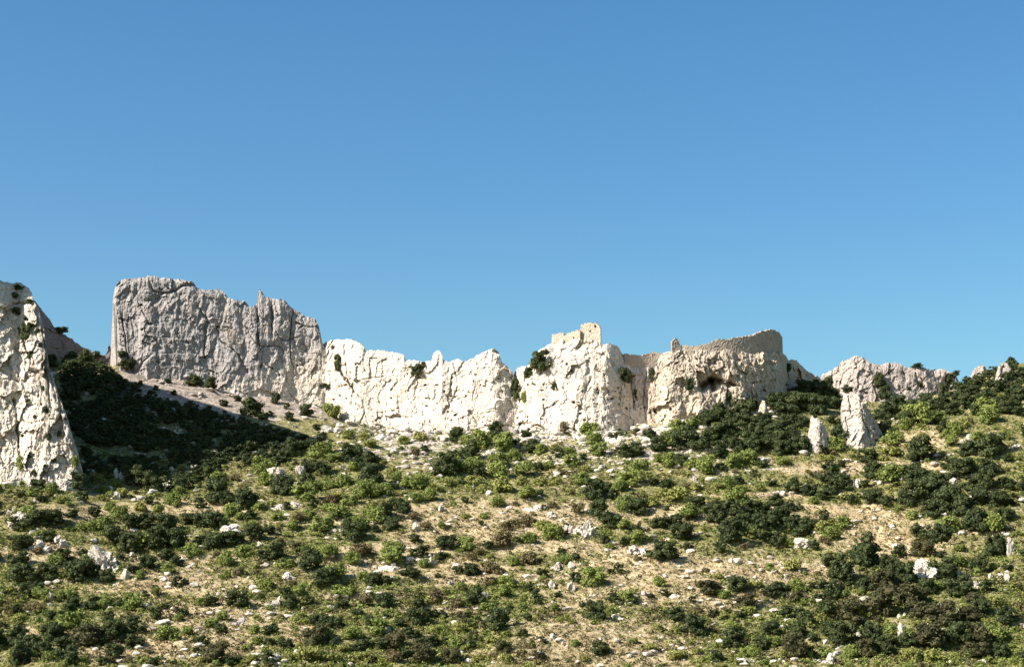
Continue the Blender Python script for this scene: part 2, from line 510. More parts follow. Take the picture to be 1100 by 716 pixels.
ROCK_POLYS = []
def cliff(name, label, cat, mat, top, depth, bottom, thick=26, lean=.12, step=.62, rough=1.0, seed=1, cracks=(), pits=60, pit_rows=None,
          edge=14, shear=None, jag=.9, dip=0.0, fins=1.0, blocky=1.0, top_round=2.2, group=None, pit_size=(.7, 2.2), back_dir=None):
    """a rock mass: front face from below the ground to the skyline, a broken top, a back; one closed body"""
    tp = np.array(top, float); dp = np.array(depth, float); bt = np.array(bottom, float)
    px = np.arange(tp[0, 0], tp[-1, 0] + step * .5, step)
    rt = np.interp(px, tp[:, 0], tp[:, 1])
    rt = rt + jag * (1.1 * fbm(px / 3.1, 0 * px + seed, 0 * px, 3, seed, .7) + .8 * np.round(1.5 * fbm(px / 2.6, 0 * px + seed + 5, 0 * px, 2, seed + 1))) * sstep(0, 6, np.minimum(px - px[0], px[-1] - px))
    rb = np.interp(px, bt[:, 0], bt[:, 1])
    Y0 = np.interp(px, dp[:, 0], dp[:, 1])
    ks = np.hanning(31); ks /= ks.sum()
    Y0 = np.convolve(np.pad(Y0, 15, mode='reflect', reflect_type='odd'), ks, 'valid')
    e = np.minimum(px - px[0], px[-1] - px)
    ef = np.clip(e / edge, 0, 1)
    roundb = 1 - np.sqrt(np.clip(1 - (1 - ef) ** 2, 0, 1))
    T = thick * np.clip(1 - roundb, .03, 1)
    Y0 = Y0 + roundb * thick * .22
    H = (rb - rt)
    nv = int(np.clip(min(H.max(), 260) / .72, 24, 360))
    v = np.linspace(0, 1, nv)
    ROW = rb[:, None] - H[:, None] * v[None, :]
    PX = np.repeat(px[:, None], nv, 1)
    if shear is not None:
        sr = np.array(shear, float)
        PX = PX + np.interp(ROW, sr[:, 0], sr[:, 1]) * np.exp(-(px - px[0]) / 16.0)[:, None]
    hpx = ROW[:, :1] - ROW
    ln = lean if not isinstance(lean, list) else np.interp(px, [q_[0] for q_ in lean], [q_[1] for q_ in lean])[:, None]
    Yf = Y0[:, None] + ln * hpx * .31
    dtop = (ROW - rt[:, None]) * .31                      # metres below the skyline
    Yf = Yf + top_round * np.exp(-dtop / 1.6) * .35 + top_round * np.exp(-dtop / 5.0) * .4
    q = P(PX, ROW, Yf)
    X, Z = q[..., 0], q[..., 2]
    Zs = Z + dip * X
    wx = X + 2.2 * fbm(X / 11, Zs / 13, 0 * X, 3, seed + 3)
    wz = Zs + 2.2 * fbm(X / 12, Zs / 9, 0 * X + 5, 3, seed + 4)
    d = 3.0 * fins * fbm(wx / 19, wz / 60, 0 * X, 3, seed + 10)
    d += -2.0 * fins * (ridged(wx / 10, wz / 42, 0 * X, 3, seed + 20) - .6)
    msk = sstep(-.1, .35, fbm(X / 14, Zs / 18, 0 * X, 2, seed + 31))
    crk = np.abs(vnoise(wx / 8.5, wz / 30, 0 * X, seed + 30))
    d += 1.2 * fins * msk * np.exp(-(crk / .035) ** 2)
    crk = np.abs(vnoise((wx + wz * .55) / 11, (wz - wx * .3) / 7, 0 * X, seed + 32))
    d += .8 * fins * sstep(.0, .4, fbm(X / 10, Zs / 9, 0 * X + 3, 2, seed + 33)) * np.exp(-(crk / .04) ** 2)
    jx = wx + .7 * fbm(X / 1.7, Zs / 2.2, 0 * X, 3, seed + 43)
    jz = wz + .9 * fbm(X / 2.0, Zs / 1.8, 0 * X + 7, 3, seed + 44)
    for sx_, sz_, off_, tilt, ofs, kx in ((5.2, 8.5, 0, .55, 1.0, 0), (2.3, 3.6, 9, .5, .5, 1), (1.0, 1.5, 4, .6, .30, 2), (.5, .8, 2, .6, .16, 3)):
        cxv, czv, r1, r2, r3 = facets(jx / sx_ + off_, jz / sz_, seed + 40 + kx)
        d += blocky * (ofs * (r1 - .5) + tilt * sx_ * ((r2 - .5) * 1.5 * cxv + (r3 - .35) * 1.2 * czv))
    led = wz / 6.5 + .9 * fbm(X / 17, Zs / 12, 0 * X, 2, seed + 50)
    ls = led - np.floor(led)
    d += .9 * (.5 - ls) * sstep(-.1, .5, fbm(X / 24, Zs / 20, 0 * X, 2, seed + 51))
    d += .6 * (ridged(wx / 3.0, wz / 6.0, 0 * X, 4, seed + 55) - .6)
    d += .42 * fbm(X / 2.6, Zs / 3.0, 0 * X, 5, seed + 60, .72)
    d *= rough
    for pts, wd, dep in cracks:
        sd = seg_dist(PX + 3.6 * fbm(X / 4, Z / 4, 0 * X, 4, seed + 70, .65), ROW + 3.6 * fbm(X / 4, Z / 4, 0 * X + 9, 4, seed + 71, .65), pts)
        d += .7 * dep * np.exp(-(sd / (wd * (.8 + .5 * fbm(X / 4, Z / 4, 0 * X + 4, 2, seed + 72)))) ** 2) * sstep(-.35, .25, fbm(X / 5, Z / 5, 0 * X + 2, 2, seed + 73))
    rng = np.random.default_rng(seed + 99)
    for _ in range(pits):
        i = rng.integers(5, len(px) - 5)
        r0 = rng.uniform(rt[i] + 8, rb[i])
        sz = rng.uniform() ** 2.5
        a, bb, dep = pit_size[0] + (pit_size[1] - pit_size[0]) * sz, rng.uniform(.35, .6) + .6 * sz, rng.uniform(.5, 1.3) + 1.0 * sz
        i0, i1 = max(0, i - 14), i + 14
        sx = PX[i0:i1] - px[i]; sy = ROW[i0:i1] - r0
        th = rng.uniform(-.9, 1.2)
        sx = sx + .8 * np.sin(sy * 1.3 + i)
        ux, uy = sx * math.cos(th) + sy * math.sin(th), -sx * math.sin(th) + sy * math.cos(th)
        d[i0:i1] += dep * np.exp(-((ux / a) ** 2 + (uy / bb) ** 2) ** 2)
    d *= sstep(-.02, .2, ef)[:, None] * .35 + .65
    PX = PX + (1 - ef)[:, None] * 3.6 * fbm(0 * X, Z / 5, 0 * X, 4, seed + 90, .6)
    q = P(PX, ROW, Yf + d)
    nc, nb = 9, 8
    k = (np.arange(1, nc + 1) / nc)[None, :]
    topq = q[:, -1]
    zt = topq[:, 2]
    kk = np.hanning(41); kk /= kk.sum()
    zs = np.convolve(np.pad(zt, 20, mode='edge'), kk, 'valid')
    zs = np.minimum(zs, zt)
    capx = np.repeat(topq[:, :1], nc, 1)
    capy = topq[:, 1:2] + T[:, None] * k
    capz = zt[:, None] + (zs - zt)[:, None] * np.clip(k * 3, 0, 1) - .30 * T[:, None] * k ** 1.3 - np.abs(fbm(capx / 4, capy / 4, 0 * capx, 3, seed + 80)) * 1.6 * np.clip(T / 8, 0, 1)[:, None]
    bx = back_dir if back_dir is not None else float(np.mean(topq[:, 0] / topq[:, 1])) * 1.05    # the mass runs back in one fixed direction
    capx = capx + bx * (capy - topq[:, 1:2])
    cap = np.stack([capx, capy, capz], -1)
    zb = q[:, 0, 2] - 6
    kb = (np.arange(1, nb + 1) / nb)[None, :]
    bz = capz[:, -1:] + (zb[:, None] - capz[:, -1:]) * kb
    by = capy[:, -1:] + 3 * fbm(capx[:, :1] / 12, bz / 12, 0 * bz, 3, seed + 81) * np.clip(T / 20, 0, 1)[:, None] + T[:, None] * .15 * kb
    back = np.stack([np.repeat(capx[:, -1:], nb, 1), by, bz], -1)
    allq = np.concatenate([q, cap, back], 1)
    nu, nr = allq.shape[:2]
    f = grid_faces(nu, nr)[:, [0, 3, 2, 1]][:, ::-1]
    i = np.arange(nu - 1) * nr
    f = np.concatenate([f, np.stack([i + nr, i, i + nr - 1, i + 2 * nr - 1], -1)])          # bottom
    fl = [f]
    for c0, rev in ((0, False), ((nu - 1) * nr, True)):                                    # the two thin ends
        j = np.arange(nr // 2 - 1)
        ends = np.stack([c0 + j, c0 + j + 1, c0 + nr - 2 - j, c0 + nr - 1 - j], -1)
        fl.append(ends[:, ::-1] if rev else ends)
    fv = allq.reshape(-1, 3)
    me = mesh(name, fv, fl, [mat])
    o = tag(link(name, me), label, cat, group)
    for a in fl:
        ROCK_POLYS.append((fv, a))
    return o

cliff('rock_spur', 'bright white rock spur with dark cracks rising beside the shaded gully', 'rock spur', M_white,
      [(-760, 300), (-700, 60), (-600, -170), (-480, -170), (-380, -130), (-300, -80), (-200, 0), (-110, 75), (-60, 105), (-24, 140), (-14, 210), (-7, 285), (-2, 300), (4, 303), (13, 303), (22, 303), (30, 308), (34, 314), (37, 324), (42, 333), (45, 344), (48, 356), (50, 376), (53, 394),  # off-frame left part: unseen shoulder, shaped to throw shade on the gully
       (58, 408), (63, 425), (71, 445), (78, 468), (84, 486), (90, 512)],
      [(-760, 552), (-400, 537), (-298, 547), (-200, 557), (-107, 566), (-30, 562), (13, 556), (50, 552), (75, 553), (90, 557)], [(-760, 600), (-200, 580), (-60, 560), (13, 552), (60, 540), (90, 532)],
      thick=55, lean=[(-40, .05), (0, .2), (20, .32)], seed=3, rough=1.0, blocky=1.0, edge=5, pits=110, dip=.25, step=.75, pit_size=(.5, 1.5), back_dir=-.32,
      cracks=[([(21, 352), (27, 372), (33, 388), (38, 405), (41, 425)], 1.6, 4.0), ([(14, 430), (18, 455), (20, 485), (22, 505)], 1.8, 3.5), ([(13, 326), (30, 325), (36, 327)], 1.8, 3.0),
              ([(44, 345), (50, 380), (54, 400), (60, 430)], 1.2, 2.2), ([(50, 395), (55, 440), (53, 480)], 1.0, 1.8), ([(62, 425), (66, 450), (72, 475), (74, 500)], 1.2, 2.0)])
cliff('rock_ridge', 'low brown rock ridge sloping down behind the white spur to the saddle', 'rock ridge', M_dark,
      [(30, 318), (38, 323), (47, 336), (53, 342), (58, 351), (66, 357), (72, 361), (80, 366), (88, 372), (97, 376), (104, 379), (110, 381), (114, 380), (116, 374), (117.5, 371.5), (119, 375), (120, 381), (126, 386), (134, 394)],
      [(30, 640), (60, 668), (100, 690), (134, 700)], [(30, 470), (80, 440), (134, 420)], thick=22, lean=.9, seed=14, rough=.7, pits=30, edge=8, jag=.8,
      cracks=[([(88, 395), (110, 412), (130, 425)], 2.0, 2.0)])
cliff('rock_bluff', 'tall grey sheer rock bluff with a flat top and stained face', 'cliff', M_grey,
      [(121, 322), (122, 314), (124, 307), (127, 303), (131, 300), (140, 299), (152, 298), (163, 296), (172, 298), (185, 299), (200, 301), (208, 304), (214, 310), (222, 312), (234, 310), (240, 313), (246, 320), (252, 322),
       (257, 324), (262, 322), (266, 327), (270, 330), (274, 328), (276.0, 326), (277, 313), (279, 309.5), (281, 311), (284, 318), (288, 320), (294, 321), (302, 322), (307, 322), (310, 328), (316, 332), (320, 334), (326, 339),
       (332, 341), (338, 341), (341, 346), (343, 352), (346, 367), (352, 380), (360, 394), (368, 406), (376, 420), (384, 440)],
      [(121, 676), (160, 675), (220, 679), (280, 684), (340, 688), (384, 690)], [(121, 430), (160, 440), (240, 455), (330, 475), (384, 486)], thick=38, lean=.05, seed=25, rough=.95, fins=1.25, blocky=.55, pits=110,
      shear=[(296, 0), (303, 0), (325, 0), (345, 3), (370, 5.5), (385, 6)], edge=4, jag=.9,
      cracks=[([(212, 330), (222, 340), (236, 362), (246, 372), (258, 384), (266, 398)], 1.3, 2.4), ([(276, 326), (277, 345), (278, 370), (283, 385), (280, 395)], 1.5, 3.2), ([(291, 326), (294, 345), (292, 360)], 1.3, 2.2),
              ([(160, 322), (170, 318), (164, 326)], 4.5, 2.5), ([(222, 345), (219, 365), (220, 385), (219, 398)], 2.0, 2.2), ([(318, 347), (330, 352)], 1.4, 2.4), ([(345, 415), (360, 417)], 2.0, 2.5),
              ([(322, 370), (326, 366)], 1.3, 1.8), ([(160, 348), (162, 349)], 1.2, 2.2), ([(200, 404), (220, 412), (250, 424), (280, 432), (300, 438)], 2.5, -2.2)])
cliff('cream_cliff', 'long bright cream rock wall with a small knob on its crest', 'cliff', M_white,
      [(345, 378), (347, 371), (350, 368.5), (354, 366), (361, 365), (368, 364), (377, 364), (384, 367), (390, 371), (393, 376), (400, 375), (408, 376), (416, 377), (420, 378), (428, 379), (434, 381), (436, 387), (443, 387),
       (450, 388), (457, 388), (463, 387), (465, 381), (467, 378), (470, 376), (473, 378), (475, 381), (476, 387), (483, 388), (487, 386), (493, 386), (500, 388), (506, 386), (512, 382), (518, 379), (524, 376), (528, 374),
       (534, 376), (536, 378), (538, 386), (542, 391), (547, 395), (551, 401), (556, 413), (562, 430)],
      [(345, 687), (380, 676), (420, 668), (480, 656), (530, 646), (562, 650)], [(345, 480), (430, 488), (562, 486)], thick=24, lean=.16, seed=37, rough=.74, blocky=.7, fins=1.35, pits=170, jag=.8, edge=9, dip=.15,
      cracks=[([(358, 372), (361, 388), (366, 402), (375, 412), (380, 420)], 2.2, 5.0), ([(432, 386), (434, 398), (428, 410), (420, 418)], 1.4, 2.8), ([(449, 393), (452, 405)], 2.2, 2.5), ([(532, 376), (536, 379)], 1.6, 3.5),
              ([(415, 440), (425, 446), (438, 448)], 1.4, 2.2), ([(402, 455), (412, 458), (425, 463)], 1.2, 2.6), ([(370, 372), (372, 400), (385, 425), (400, 440)], 1.2, 1.8), ([(505, 440), (511, 450), (512, 458)], 1.0, 2.0),
              ([(487, 390), (492, 415), (485, 435)], 1.2, 1.6), ([(540, 407), (543, 418)], 1.0, 2.0), ([(545, 445), (543, 458)], 1.4, 3.5), ([(372, 415), (360, 418)], 1.8, 3.0)])
cliff('castle_crag', 'cream rock crag carrying the tower of the ruined castle', 'crag', M_white,
      [(548, 420), (551, 405), (554, 396), (560, 393), (566, 394), (570, 390), (574, 382), (579, 376), (586, 372), (593, 368), (600, 366), (612, 363), (624, 363), (636, 364), (643, 367), (648, 370), (655, 369), (660, 370),
       (664, 373), (668, 379), (672, 384), (677, 391), (684, 394), (694, 394), (704, 393), (712, 396), (718, 410)],
      [(548, 652), (575, 642), (610, 634), (650, 632), (680, 642), (700, 645), (718, 650)], [(548, 486), (718, 484)], thick=26, lean=.24, seed=49, rough=.9, blocky=.65, pits=130, jag=.7, edge=8,
      cracks=[([(552, 405), (553, 420), (556, 432)], 2.5, 4.0), ([(594, 405), (600, 420)], 1.6, 2.0), ([(676, 400), (679, 425), (682, 450), (684, 462)], 2.0, 3.0), ([(660, 385), (665, 386)], 1.4, 2.0), ([(690, 412), (704, 411)], 1.5, 2.6),
              ([(682, 420), (682, 426)], 1.5, 3.5), ([(545, 462), (560, 455), (575, 456), (588, 462)], 1.2, 2.0), ([(640, 400), (630, 415), (622, 440)], 1.6, 1.4)])
cliff('fortress_crag', 'broad tan rock crag with a dark cave below the long rampart', 'crag', M_tan,
      [(696, 425), (700, 408), (704, 394), (708, 385), (712, 380), (718, 378), (724, 377), (730, 376), (740, 376), (755, 375), (770, 377), (780, 374), (790, 378), (800, 375), (810, 377), (825, 379), (838, 377), (841, 379), (845, 383), (847, 387),
       (850, 386), (855, 387), (860, 391), (866, 397), (873, 402), (880, 405), (886, 412), (892, 425)],
      [(696, 638), (720, 632), (755, 632), (800, 636), (838, 644), (850, 664), (870, 684), (892, 700)], [(696, 484), (760, 470), (892, 462)], thick=30, lean=.10, seed=58, rough=.9, pits=150, jag=.8, edge=8, blocky=1.1,
      cracks=[([(753, 415), (762, 409), (776, 409)], 4.0, 13.0), ([(764, 410), (768, 418), (772, 424)], 3.6, 13.0), ([(776, 408), (788, 413)], 3.0, 10.0), ([(698, 412), (700, 440), (706, 462)], 1.8, 3.0), ([(704, 440), (706, 444)], 2.0, 3.5),
              ([(823, 390), (832, 390)], 1.5, 2.4), ([(785, 398), (800, 399)], 1.4, 2.4), ([(771, 380), (768, 390)], 1.6, 2.0), ([(846, 390), (848, 410), (850, 430)], 1.6, 2.6), ([(720, 385), (735, 400)], 1.2, 1.6)])
cliff('jagged_ridge', 'grey jagged rock ridge with bushy clefts beyond the two pinnacles', 'rock ridge', M_ridge,
      [(868, 420), (874, 412), (880, 408), (884, 402), (890, 399), (896, 396), (900, 393), (904, 388), (910, 387), (914, 384), (920, 382), (926, 384), (931, 386), (936, 390), (944, 391), (955, 389), (965, 390), (973, 394), (980, 395),
       (983, 393), (990, 394), (1000, 397), (1010, 396), (1018, 398), (1023, 401), (1028, 406), (1032, 420)],
      [(868, 712), (920, 700), (980, 700), (1032, 706)], [(868, 470), (1032, 470)], thick=24, lean=.25, seed=66, rough=.68, pits=70, jag=.9, edge=8, dip=-.5,
      cracks=[([(942, 400), (948, 415), (953, 430)], 3.0, 4.5), ([(1018, 404), (1014, 425)], 3.0, 4.0), ([(917, 395), (926, 395)], 1.3, 3.0), ([(970, 400), (978, 420), (988, 428)], 1.6, 2.0), ([(985, 412), (994, 414)], 2.0, 2.5)])
cliff('rock_pinnacle', 'tall pale leaning rock pinnacle among dark trees', 'pinnacle', M_pin,
      [(903.5, 445), (904.2, 432), (905.5, 424), (907.5, 420.5), (911, 420), (916, 420.5), (920, 423), (924, 428), (928, 432.5), (935, 443), (942, 455), (948, 466), (951, 476)],
      [(903, 592), (926, 588), (951, 594)], [(903, 500), (951, 498)], thick=9, lean=.2, seed=71, rough=.6, pits=12, jag=.7, edge=2.5, top_round=1, step=.4,
      cracks=[([(912, 424), (914, 445), (916, 470)], .8, 1.4), ([(924, 432), (928, 450), (934, 470)], .8, 1.4)])
cliff('rock_pinnacle', 'short narrow pale rock pinnacle beside the taller leaning one', 'pinnacle', M_pin,
      [(869, 466), (869.4, 455), (870.5, 449.5), (872, 446.5), (876, 446), (880, 449), (884, 455), (889, 465), (893, 477), (895, 484)],
      [(869, 590), (880, 587), (895, 591)], [(869, 502), (895, 502)], thick=6, lean=.2, seed=76, rough=.55, pits=8, jag=.6, edge=2, top_round=1, step=.4, cracks=[([(876, 450), (877, 465), (879, 480)], .7, 1.2)])
cliff('rock_tooth', 'small grey rock tooth half hidden in the dark wood below the cave crag', 'rock', M_tan,
      [(811, 462), (813, 448), (816, 436), (819, 430), (822, 431), (825, 439), (828, 447), (832, 460)], [(811, 622), (820, 616), (832, 622)], [(811, 480), (832, 480)], thick=6, lean=.2, seed=82, rough=.45, pits=6, jag=.4, edge=4, top_round=2)
cliff('rock_knoll', 'small pinkish rock knoll on the skyline just past the jagged ridge', 'rock', M_ridge,
      [(1038, 412), (1043, 404), (1047, 396), (1052, 392), (1058, 393), (1062, 399), (1067, 410)], [(1038, 684), (1067, 684)], [(1038, 440), (1067, 440)], thick=14, lean=.3, seed=86, rough=.6, pits=12, edge=5)
cliff('rock_knoll', 'narrow pale rock knoll with trees crowding both its sides on the skyline', 'rock', M_ridge,
      [(1069, 410), (1072, 394), (1077, 389), (1082, 389), (1086, 396), (1090, 412)], [(1069, 650), (1090, 650)], [(1069, 440), (1090, 440)], thick=12, lean=.25, seed=90, rough=.6, pits=10, edge=5)

rv, rf3, off = [], [], 0
for v_, f_ in ROCK_POLYS:
    pass
def build_bvh():
    vs, fs, off, last = [], [], 0, None
    for v_, f_ in ROCK_POLYS:
        if last is not v_:
            off = sum(len(x) for x in vs)
            vs.append(v_)
            last = v_
        fs.append(f_ + off)
    V = np.concatenate(vs)
    return BVHTree.FromPolygons([tuple(p) for p in V], [tuple(q) for a in fs for q in a])
BV_R = build_bvh()
from mathutils import Matrix
# ------------------------------------------------------------------ the ruined castle
def wall_mesh(path, base, top, thick, holes=(), cell=.36, seed=0):
    """masonry wall along a plan polyline [(X, Y)...]; base/top: functions of distance s along it; holes: (s0, s1, z0, z1). Closed on every side."""
    pts = np.array(path, float)
    seg = np.hypot(*np.diff(pts, axis=0).T)
    cum = np.concatenate([[0], np.cumsum(seg)])
    n = max(2, int(cum[-1] / cell))
    s = np.linspace(0, cum[-1], n + 1)
    cx, cy = np.interp(s, cum, pts[:, 0]), np.interp(s, cum, pts[:, 1])
    tx, ty = np.gradient(cx), np.gradient(cy)
    l = np.hypot(tx, ty); nx, ny = -ty / l, tx / l
    sm = (s[:-1] + s[1:]) / 2
    z0 = min(base(x) for x in sm)
    z1 = max(top(x) for x in sm)
    m = max(2, int((z1 - z0) / cell))
    z = np.linspace(z0, z1 + cell, m + 1)
    fill = np.zeros((n, m), bool)
    for i in range(n):
        zc = (z[:-1] + z[1:]) / 2
        fill[i] = (zc <= top(sm[i])) & (zc >= base(sm[i]) - cell)
        for a, b_, c, d in holes:
            if a <= sm[i] <= b_:
                fill[i] &= ~((zc >= c) & (zc <= d))
    V, vi, F = [], {}, []
    def vid(i, j, k):
        if (i, j, k) not in vi:
            jr = (_h(np.array([i]), np.array([j]), np.array([k]), seed + 5)[0] - .5) * .16
            jz = (_h(np.array([i]), np.array([j]), np.array([k + 7]), seed + 6)[0] - .5) * .12
            o = (0 if k == 0 else thick) + jr
            vi[(i, j, k)] = len(V)
            V.append((cx[i] + nx[i] * o + jr * .4, cy[i] + ny[i] * o, z[j] + jz))
        return vi[(i, j, k)]
    for i in range(n):
        for j in range(m):
            if not fill[i, j]:
                continue
            F.append((vid(i, j, 0), vid(i + 1, j, 0), vid(i + 1, j + 1, 0), vid(i, j + 1, 0)))
            F.append((vid(i + 1, j, 1), vid(i, j, 1), vid(i, j + 1, 1), vid(i + 1, j + 1, 1)))
            if i == 0 or not fill[i - 1, j]:
                F.append((vid(i, j, 1), vid(i, j, 0), vid(i, j + 1, 0), vid(i, j + 1, 1)))
            if i == n - 1 or not fill[i + 1, j]:
                F.append((vid(i + 1, j, 0), vid(i + 1, j, 1), vid(i + 1, j + 1, 1), vid(i + 1, j + 1, 0)))
            if j == 0 or not fill[i, j - 1]:
                F.append((vid(i, j, 1), vid(i + 1, j, 1), vid(i + 1, j, 0), vid(i, j, 0)))
            if j == m - 1 or not fill[i, j + 1]:
                F.append((vid(i, j + 1, 0), vid(i + 1, j + 1, 0), vid(i + 1, j + 1, 1), vid(i, j + 1, 1)))
    return V, F

def profile(pix, Y, X0):
    """height of a wall's top from photograph pixels (px, row) at distance Y, as a function of distance along it from X0"""
    w_ = P([p[0] for p in pix], [p[1] for p in pix], Y)
    return w_[:, 0] - X0, w_[:, 2]

END_Y = {}
def crest_y(px, row):
    """distance of the rock just under a wall"""
    ys_ = []
    for d_ in (2, 4, 6):
        h = hit(BV_R, px, row + d_)
        if h is not None:
            ys_.append(h.y)
    return max(ys_) if ys_ else None

def wall_part(name, pixtop, row_foot, row_base, thick, mat, root, holes=(), returns=0.0, seed=0, back=False, set_back=.3, y_start=None):
    pxs = np.array([p[0] for p in pixtop], float)
    samp = np.linspace(pxs[0], pxs[-1], 9)
    yv = [crest_y(x, row_foot) for x in samp]
    good = [(x, y) for x, y in zip(samp, yv) if y is not None]
    if len(good) > 2:
        med = np.median([y for _, y in good])
        good = [(x, y) for x, y in good if abs(y - med) < 7]
    co = np.polyfit([g[0] for g in good], [g[1] for g in good], 2 if pxs[-1] - pxs[0] > 40 else 1)
    Yp = np.polyval(co, pxs) + set_back
    if y_start is not None:
        Yp = Yp + y_start - Yp[0]
    END_Y[name] = Yp[-1]
    W = np.array([P(x, r, y) for (x, r), y in zip(pixtop, Yp)])
    path = [(q[0], q[1]) for q in W]
    cum = np.concatenate([[0], np.cumsum(np.hypot(*np.diff(np.array(path), axis=0).T))])
    zb = P(pxs[0], row_base, Yp[0])[2]
    tf = lambda s: float(np.interp(s, cum, W[:, 2])) + .22 * float(vnoise(s * 1.3, seed, 0., 3))
    hl, boxes = [], []
    for (hx0, hr1, hx1, hr0) in holes:
        ym = float(np.interp((hx0 + hx1) / 2, pxs, Yp))
        a, b_ = P(hx0, hr1, ym), P(hx1, hr0, ym)
        s0, s1 = np.interp([hx0, hx1], pxs, cum)
        hl.append((s0, s1, b_[2], a[2]))
        boxes.append((a, b_, ym))
    V, F = wall_mesh(path, lambda s: zb, tf, thick, hl, seed=seed)
    if returns:
        for sx, q in ((0, W[0]), (1, W[-1])):
            x = q[0] if sx == 0 else q[0] - thick
            v2, f2 = wall_mesh([(x + thick + .01, q[1] + thick + .02), (x + thick + .01, q[1] + returns)], lambda s: zb, lambda s: q[2] - .3 + .3 * float(vnoise(s * 1.1, seed + 3 + sx, 0., 4)), thick, seed=seed + 9 + sx)
            F += [tuple(k_ + len(V) for k_ in f_) for f_ in f2]
            V += v2
        if back:
            v2, f2 = wall_mesh([(x, y + returns + .05) for x, y in path], lambda s: zb, lambda s: tf(s) - .4, thick, seed=seed + 15)
            F += [tuple(k_ + len(V) for k_ in f_) for f_ in f2]
            V += v2
    o = link(name, mesh(name, V, np.array(F), [mat]), root)
    o.matrix_parent_inverse = root.matrix_world.inverted()
    # each opening: a dark sheet behind it, inner shade put into its colour, a stone lintel over it
    for a, b_, ym in boxes:
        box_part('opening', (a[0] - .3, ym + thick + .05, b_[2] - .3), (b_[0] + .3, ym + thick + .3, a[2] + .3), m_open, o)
        box_part('lintel', (a[0] - .3, ym - .14, a[2] - .02), (b_[0] + .3, ym + .3, a[2] + .3), mat, o)
    return o

def box_part(name, lo, hi, mat, root):
    import itertools
    v = [(x, y, z) for x in (lo[0], hi[0]) for y in (lo[1], hi[1]) for z in (lo[2], hi[2])]
    f = [(0, 1, 3, 2), (4, 6, 7, 5), (0, 4, 5, 1), (2, 3, 7, 6), (0, 2, 6, 4), (1, 5, 7, 3)]
    o = link(name, mesh(name, v, np.array(f), [mat]), root)
    top_ = root.parent or root
    o.matrix_parent_inverse = (Matrix.Translation(top_.location)).inverted() if root.parent is None else Matrix.Identity(4)
    return o

def empty(name, loc, label, cat, group=None):
    o = tag(link(name, None), label, cat, group)
    o.location = loc
    o.empty_display_size = 1
    bpy.context.view_layer.update()
    return o

# the keep on the highest crag: a tall broken tower and the lower wall beside it
kp = empty('castle_keep', P(620, 368, 650), 'ruined castle keep with a square tower on top of the cream crag', 'castle')
wall_part('tower', [(624, 349), (626, 348), (629, 347.2), (632, 347), (637, 346.8), (640, 347), (641, 348), (643.5, 349.5), (645, 351)], 367, 378, .9, M_mason, kp, holes=[(633.2, 355, 634.6, 357), (638.6, 349, 640, 351.3)], returns=6.5, seed=1, back=True)
wall_part('curtain_wall', [(593, 359.5), (597, 358.5), (602, 357.6), (605, 357.4), (606, 361), (607.5, 361), (608.5, 358), (611, 357.4), (613, 356.2), (618, 355), (623, 354)], 367, 378, .9, M_mason, kp, holes=[(615.5, 362, 617, 364)], returns=5.5, seed=2)
# the wall across the gap
cw = empty('castle_wall', P(690, 395, 662), 'brown castle wall closing the gap between the keep crag and the tan crag', 'castle wall')
wall_part('rampart', [(671, 381), (673, 379), (675, 379), (676, 381.2), (680, 380.6), (688, 381.2), (694, 380.8), (697, 379.6), (699, 378.6), (703, 378), (706, 378), (709, 379.2), (714, 379)], 394, 402, 1.2, M_mason2, cw, holes=[(701, 380, 702, 382)], seed=3)
# the long fortress on the eastern crag
ft = empty('castle_fortress', P(785, 375, 660), 'long ruined castle rampart ending in a round-shouldered corner tower', 'castle')
wall_part('rampart', [(731, 371.6), (736, 371), (745, 371.2), (752, 370.4), (757, 369.6), (762, 368), (766, 366), (770, 364.4), (778, 364), (785, 363.4), (792, 362.6), (800, 361.6), (806, 360.6), (812, 359)], 378, 388, 1.2, M_mason2, ft,
          holes=[(768.6, 371.0, 770, 373.0), (790, 369, 791, 371)], seed=4)
wall_part('corner_tower', [(811.5, 358), (814, 356.8), (818, 355.6), (823, 354.8), (829, 354.2), (833, 354.8), (836, 356.4), (838.5, 359), (840.5, 362)], 379, 392, 1.0, M_mason2, ft, holes=[(813.2, 369.6, 815, 372.2), (827, 362, 828, 364.5)], returns=8, seed=5, back=True, y_start=END_Y['rampart'] - .12)
rt = empty('ruined_turret', P(726, 378, 645), 'small broken castle turret standing alone at the end of the long rampart', 'turret')
wall_part('turret_wall', [(721.6, 366.6), (723, 365.6), (724.4, 364.2), (725.6, 362.8), (727, 363.4), (728, 366), (729.6, 367), (730.6, 370)], 377, 384, .8, M_mason2, rt, holes=[(725.4, 367.4, 726.4, 369.4)], returns=2.6, seed=6)
